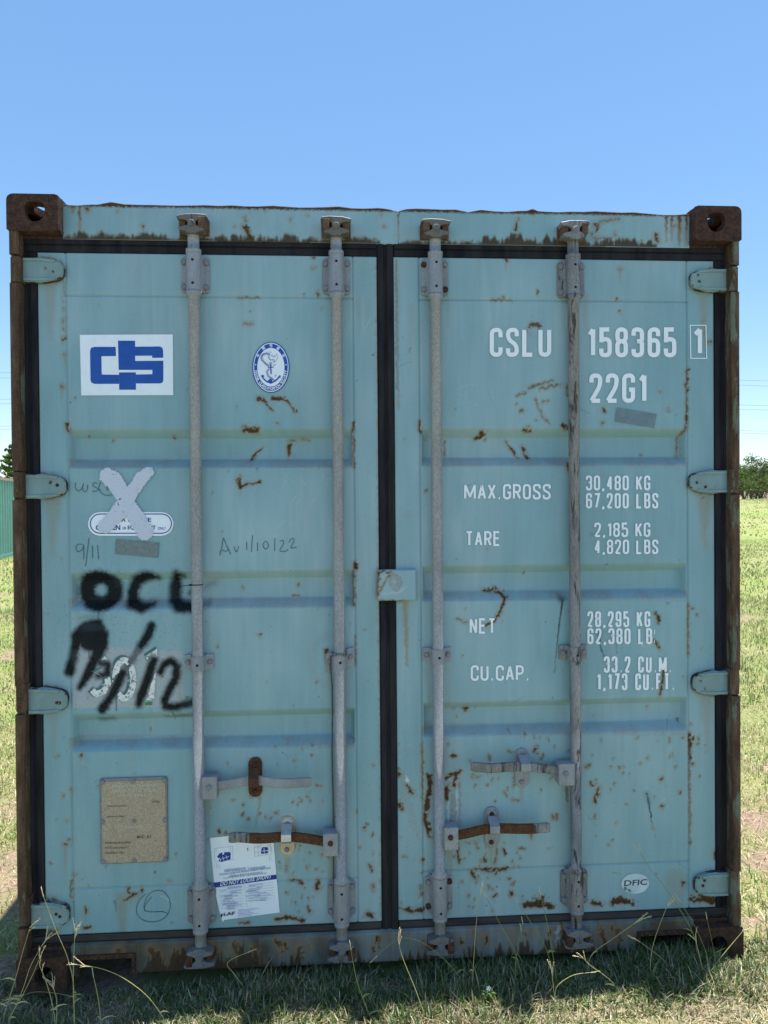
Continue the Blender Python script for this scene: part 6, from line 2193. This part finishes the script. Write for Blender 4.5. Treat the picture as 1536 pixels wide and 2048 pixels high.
# a small flowering weed in the sun's edge
bx, by = atg(974, 2018)
t_ = thing('weed', 'small bright green leafy weed with a tiny white flower', 'weed', (bx, by, float(ground_z(np.array([bx]), np.array([by]))[0])))
M['weed'] = make_simple('weed_leaf', (.08, .16, .03), (.13, .23, .05), 40, .5, 0, 0)
mb = MB()
for q in range(5):
    a = q * 1.3
    mb.tube([(0, 0, -.005), (.008 * math.cos(a), .008 * math.sin(a), .03), (.018 * math.cos(a), .018 * math.sin(a), .034 + .005 * q)], .0012, 5, 0, .0006)
mb.build('stem', M['weed'], t_)
mb = MB()
for q in range(60):
    a = random.uniform(0, 6.28)
    r_ = random.uniform(.002, .014)
    z_ = random.uniform(.006, .050)
    p = np.array((r_ * math.cos(a), r_ * math.sin(a), z_))
    d_ = np.array((math.cos(a), math.sin(a), random.uniform(0, 1)))
    d_ = d_ / np.linalg.norm(d_) * random.uniform(.009, .017)
    s_ = np.array((-math.sin(a), math.cos(a), 0)) * .0028
    mb.add([tuple(p), tuple(p + d_ * .5 + s_), tuple(p + d_), tuple(p + d_ * .5 - s_)], [(0, 1, 2, 3)])
mb.build('foliage', M['weed'], t_)
mb = MB()
for q in range(5):
    a = q * 1.257
    c_ = np.array((.004, -.004, .062))
    mb.add([tuple(c_), tuple(c_ + np.array((.006 * math.cos(a - .4), -.003, .006 * math.sin(a - .4)))), tuple(c_ + np.array((.009 * math.cos(a), -.004, .009 * math.sin(a)))), tuple(c_ + np.array((.006 * math.cos(a + .4), -.003, .006 * math.sin(a + .4))))], [(0, 1, 2, 3)])
mb.tube([(0, 0, .03), (.004, -.003, .062)], .0008, 5)
mb.build('flower', M['white_text'], t_)

# ------------------------------------------------------------------ the second container, far left
M['bg_teal'] = make_paint('green_teal_paint', (.075, .30, .27), (.12, .38, .34), .3)  # the second container's own greener teal
M['rail_rust'] = make_rust('pale_rusty_rail', [(.25, (.16, .11, .08)), (.5, (.36, .30, .25)), (.75, (.55, .51, .46))])
ax, ay = atg(-10, 1121)
b2x, b2y = atg(27, 1111.5)
vec = np.array((b2x - ax, b2y - ay))
vec = vec / np.hypot(*vec)
th_ = math.atan2(vec[1], vec[0])
t_ = thing('shipping_container', 'green corrugated container standing in the sunlit grass at the left edge', 'shipping container', (ax, ay, float(ground_z(np.array([ax]), np.array([ay]))[0]) - .02))
t_.rotation_euler = (0, 0, th_)
bm_ = MB()
pr = corrugated(20, -.4, 5.5, .036, 0)
vs = []
for (x, d) in pr:
    vs += [(x, .012 + d, .16), (x, .012 + d, 2.50)]
bm_.add(vs, [(2 * k, 2 * k + 2, 2 * k + 3, 2 * k + 1) for k in range(len(pr) - 1)])
bm_.build('side_wall', M['bg_teal'], t_)
for z0, z1, mt in ((.01, .16, 'bg_teal'), (2.50, 2.585, 'rail_rust')):
    bm_ = MB()
    bm_.box(-.55, 5.5, 0, .06, z0, z1)
    bm_.build('side_rail', M[mt], t_)
bm_ = MB()
bm_.box(-.55, 5.5, .062, 2.43, 2.52, 2.57)
bm_.build('roof', M['bg_teal'], t_)
for x0 in (-.5, 5.44):
    bm_ = MB()
    bm_.box(x0, x0 + .04, .07, 2.37, .1, 2.5)
    bm_.build('end_wall', M['bg_teal'], t_)
bm_ = MB()
bm_.box(-.49, 5.45, 2.38, 2.42, .05, 2.5)
bm_.build('rear_side_wall', M['bg_teal'], t_)

# ------------------------------------------------------------------ trees
M['bark'] = make_simple('grey_bark', (.07, .055, .045), (.15, .12, .10), 8, .9, 0, .5, (1, 1, .3))
m = m2 = bpy.data.materials.new('tree_leaves')
m.use_nodes = True
nt = m.node_tree
nt.nodes.remove(nt.nodes['Principled BSDF'])
N = NT(nt)
A = N.n('ShaderNodeAttribute', attribute_name='tint')
df, tr_, mx = N.n('ShaderNodeBsdfDiffuse'), N.n('ShaderNodeBsdfTranslucent'), N.n('ShaderNodeMixShader')
N.l(A.outputs['Color'], df.inputs[0])
N.l(A.outputs['Color'], tr_.inputs[0])
mx.inputs[0].default_value = .3
N.l(df.outputs[0], mx.inputs[1])
N.l(tr_.outputs[0], mx.inputs[2])
N.l(mx.outputs[0], nt.nodes['Material Output'].inputs[0])
M['leaf'] = m


def tree(name, label, x, y, h, spread, nleaf, leaf, col, seed, conifer=False, group=None):
    r = np.random.default_rng(seed)
    z = float(ground_z(np.array([x]), np.array([y]))[0])
    t_ = thing(name, label, 'tree', (x, y, z - .05), group)
    mb = MB()
    cl = []
    if conifer:
        mb.tube([(0, 0, 0), (.05, 0, h * .5), (0, 0, h)], h * .022, 8, 0, .02)
        nl = 13
        for k in range(nl):
            f = .12 + .88 * k / nl
            rad = spread * (1 - f) ** .75 * r.uniform(.85, 1.1) + .15
            for q in range(7):
                a = q * 6.283 / 7 + r.uniform(-.3, .3)
                e = (rad * math.cos(a), rad * math.sin(a), h * f + rad * r.uniform(.22, .42))
                mb.tube([(0, 0, h * f), (e[0] * .6, e[1] * .6, h * f + (e[2] - h * f) * .25), e], .035, 5, 0, .01)
                for s in np.linspace(.3, 1, 7):
                    cl.append((e[0] * s, e[1] * s, h * f + (e[2] - h * f) * s ** 1.6, .10 + .14 * (1 - s)))
    else:
        nb = r.integers(3, 5)
        for k in range(nb):
            a0 = k * 6.283 / nb + r.uniform(-.5, .5)
            p = np.array((0., 0., 0.))
            pts = [tuple(p)]
            d = np.array((math.cos(a0) * .18, math.sin(a0) * .18, 1.))
            for s in range(6):
                d = d + r.normal(0, .13, 3) * np.array((1, 1, .3)) + np.array((math.cos(a0), math.sin(a0), 0)) * .08
                d = d / np.linalg.norm(d)
                p = p + d * h / 7.2
                pts.append(tuple(p))
                if s > 1:
                    for q in range(5):
                        a = r.uniform(0, 6.283)
                        ln = spread * r.uniform(.25, .75)
                        e = p + np.array((math.cos(a) * ln, math.sin(a) * ln, ln * r.uniform(-.35, .7)))
                        mb.tube([tuple(p), tuple((p + e) / 2 + r.normal(0, .05, 3) * h * .2), tuple(e)], h * .006, 5, 0, h * .002)
                        for u in range(2):
                            cl.append((*(e + r.normal(0, .10, 3) * spread), spread * r.uniform(.14, .30)))
            mb.tube(pts, h * .022, 7, 0, h * .006)
        for k in range(20):     # low skirts of foliage
            a = r.uniform(0, 6.283)
            q = spread * r.uniform(.2, .95)
            cl.append((math.cos(a) * q, math.sin(a) * q, h * r.uniform(.10, .5), spread * r.uniform(.18, .34)))
    mb.build('trunk', M['bark'], t_)
    cl = np.array(cl)
    k = r.integers(0, len(cl), nleaf)
    c = cl[k, :3] + r.normal(0, 1, (nleaf, 3)) * cl[k, 3:4] * np.array((.5, .5, .4))
    n1_ = r.normal(0, 1, (nleaf, 3))
    n1_ /= np.linalg.norm(n1_, axis=1)[:, None]
    n2_ = np.cross(n1_, r.normal(0, 1, (nleaf, 3)))
    n2_ /= np.linalg.norm(n2_, axis=1)[:, None]
    s1, s2 = leaf * r.uniform(.6, 1.3, (nleaf, 1)), leaf * r.uniform(.25, .55, (nleaf, 1))
    V = np.stack([c - n1_ * s1, c + n2_ * s2, c + n1_ * s1, c - n2_ * s2], 1).reshape(-1, 3)
    ct = r.uniform(.7, 1.9, len(cl))[k][:, None] * r.uniform(.75, 1.25, (nleaf, 1)) * np.array(col)
    o = np_mesh('crown', V, np.arange(nleaf * 4).reshape(-1, 4), M['leaf'], t_)
    a_ = o.data.attributes.new('tint', 'FLOAT_COLOR', 'POINT')
    a_.data.foreach_set('color', np.hstack([np.repeat(ct, 4, 0), np.ones((nleaf * 4, 1))]).astype(np.float32).ravel())


def far(px, Y):
    return at(px, 1005, Y)[0]


tree('conifer_tree', 'dark green conifer rising behind the green container at the left edge', far(34, 46), 46, 5.6, 2.0, 9000, .10, (.075, .115, .030), 5, True)
for px, Y, h, sp, nl, col, sd, lab in ((1488, 138, 7.2, 3.3, 3224, (.095, .135, .045), 11, 'leafy round tree next to the container edge beyond the field'),
                                       (1502, 146, 9.0, 3.2, 2604, (.085, .115, .045), 12, 'open crowned tree with a forked trunk beyond the field'),
                                       (1522, 140, 9.6, 3.4, 3472, (.070, .105, .040), 13, 'tallest dark tree beyond the metal fence'),
                                       (1544, 136, 8.6, 3.6, 3224, (.080, .115, .042), 14, 'dense tree cut by the right edge of the photo'),
                                       (1580, 140, 8.8, 4.0, 2604, (.085, .120, .045), 15, 'broad tree further right beyond the fence'),
                                       (1512, 134, 5.0, 3.2, 2604, (.105, .150, .050), 16, 'low bushy tree right behind the metal fence'),
                                       (1650, 150, 8.2, 4.2, 2600, (.080, .115, .045), 18, 'wide dark tree well right of the metal fence'),
                                       (1760, 146, 7.0, 3.8, 2600, (.090, .130, .045), 19, 'rounded tree far to the right along the field edge'),
                                       (1900, 152, 9.0, 4.6, 2600, (.078, .112, .042), 20, 'large tree furthest right along the field edge'),
                                       (-120, 150, 8.0, 4.4, 2600, (.080, .115, .045), 21, 'spreading tree left of the green container'),
                                       (-320, 156, 9.0, 4.6, 2600, (.078, .112, .042), 22, 'tall tree furthest left along the field edge'),
                                       (1473, 142, 6.8, 3.4, 2480, (.090, .130, .045), 17, 'tree mostly hidden by the right corner post')):
    tree('field_tree', lab, far(px, Y), Y, h, sp, nl, .20, col, sd, False, 'trees beyond the field')

# ------------------------------------------------------------------ stock fence, soil heap
M['fence'] = make_simple('dark_fence_steel', (.06, .032, .027), (.11, .065, .055), 20, .8, 0, 0)


def fence(label, p0, p1, hgt, nposts, rails):
    zf = lambda x, y: float(ground_z(np.array([x]), np.array([y]))[0])
    t_ = thing('stock_fence', label, 'fence', (p0[0], p0[1], zf(*p0)), 'metal stock fences at the end of the field')
    dx, dy = p1[0] - p0[0], p1[1] - p0[1]
    dz = zf(*p1) - zf(*p0)
    for k in range(nposts):
        f = k / (nposts - 1)
        mb = MB()
        c = (dx * f, dy * f, dz * f)
        mb.tube([(c[0], c[1], c[2] - .1), (c[0], c[1], c[2] + hgt + .1)], .055, 8)
        mb.build('post', M['fence'], t_)
    for k in range(rails):
        mb = MB()
        zz = hgt * (.16 + .84 * k / (rails - 1))
        mb.tube([(0, 0, zz), (dx, dy, dz + zz)], .04, 6)
        mb.build('rail', M['fence'], t_)


fence('brown metal stock fence running level at the end of the field', (far(1470, 124), 124), (far(1900, 124), 124), 1.6, 29, 6)
fence('brown metal stock fence slanting away behind the level one', (far(1484, 150), 150), (far(1575, 128), 128), 1.9, 8, 6)
M['heap'] = make_simple('pink_soil', (.40, .25, .19), (.55, .38, .30), 3, .95, 0, .3)
hx, hy = far(1546, 131), 131
hz_ = float(ground_z(np.array([hx]), np.array([hy]))[0])
t_ = thing('soil_heap', 'pale pinkish soil heap behind the fence at the right edge', 'soil heap', (hx, hy, hz_))
vs, fs = [], []
for i in range(9):
    for k in range(20):
        a = k * 2 * math.pi / 20
        r_ = 2.4 * (1 - i / 8.0) * (1 + .12 * math.sin(3 * a + i))
        vs.append((r_ * math.cos(a), r_ * math.sin(a), 1.9 * (1 - (1 - i / 8.0) ** 1.3) - .05))
for i in range(8):
    for k in range(20):
        k2 = (k + 1) % 20
        fs.append((i * 20 + k, i * 20 + k2, (i + 1) * 20 + k2, (i + 1) * 20 + k))
mb = MB()
mb.add(vs, fs, 0, True)
mb.build('soil', M['heap'], t_)

# ------------------------------------------------------------------ overhead wires
M['cable'] = make_simple('grey_cable', (.10, .11, .13), (.16, .17, .19), 5, .6, 0, 0)
WN = ('uppermost', 'second highest', 'third highest', 'fourth highest', 'second lowest', 'lowest')
for k, (yl, yr) in enumerate(((745.5, 762), (756, 772), (798.5, 811.5), (807.5, 820), (852.5, 862.5), (858.5, 867.8))):
    Y = 118 + 2.0 * (k % 2)
    mb = MB()
    pts = []
    for px in np.linspace(-1200, 2700, 41):
        # the span hangs in a shallow curve, highest towards its pylon off to the right of the middle
        py = yl + (yr - yl) * (px / 1536) - 16 * (1 - ((px - 768) / 768) ** 2) * .55
        x, z_ = at(px, py, Y)
        pts.append((x, Y, z_))
    o = pts[0]
    mb.tube([(p[0] - o[0], 0, p[2] - o[2]) for p in pts], .022, 5)
    w_o = mb.build('power_line', M['cable'], None, label=WN[k] + ' of the six overhead power wires', category='power line', group='overhead power wires')
    w_o.location = o
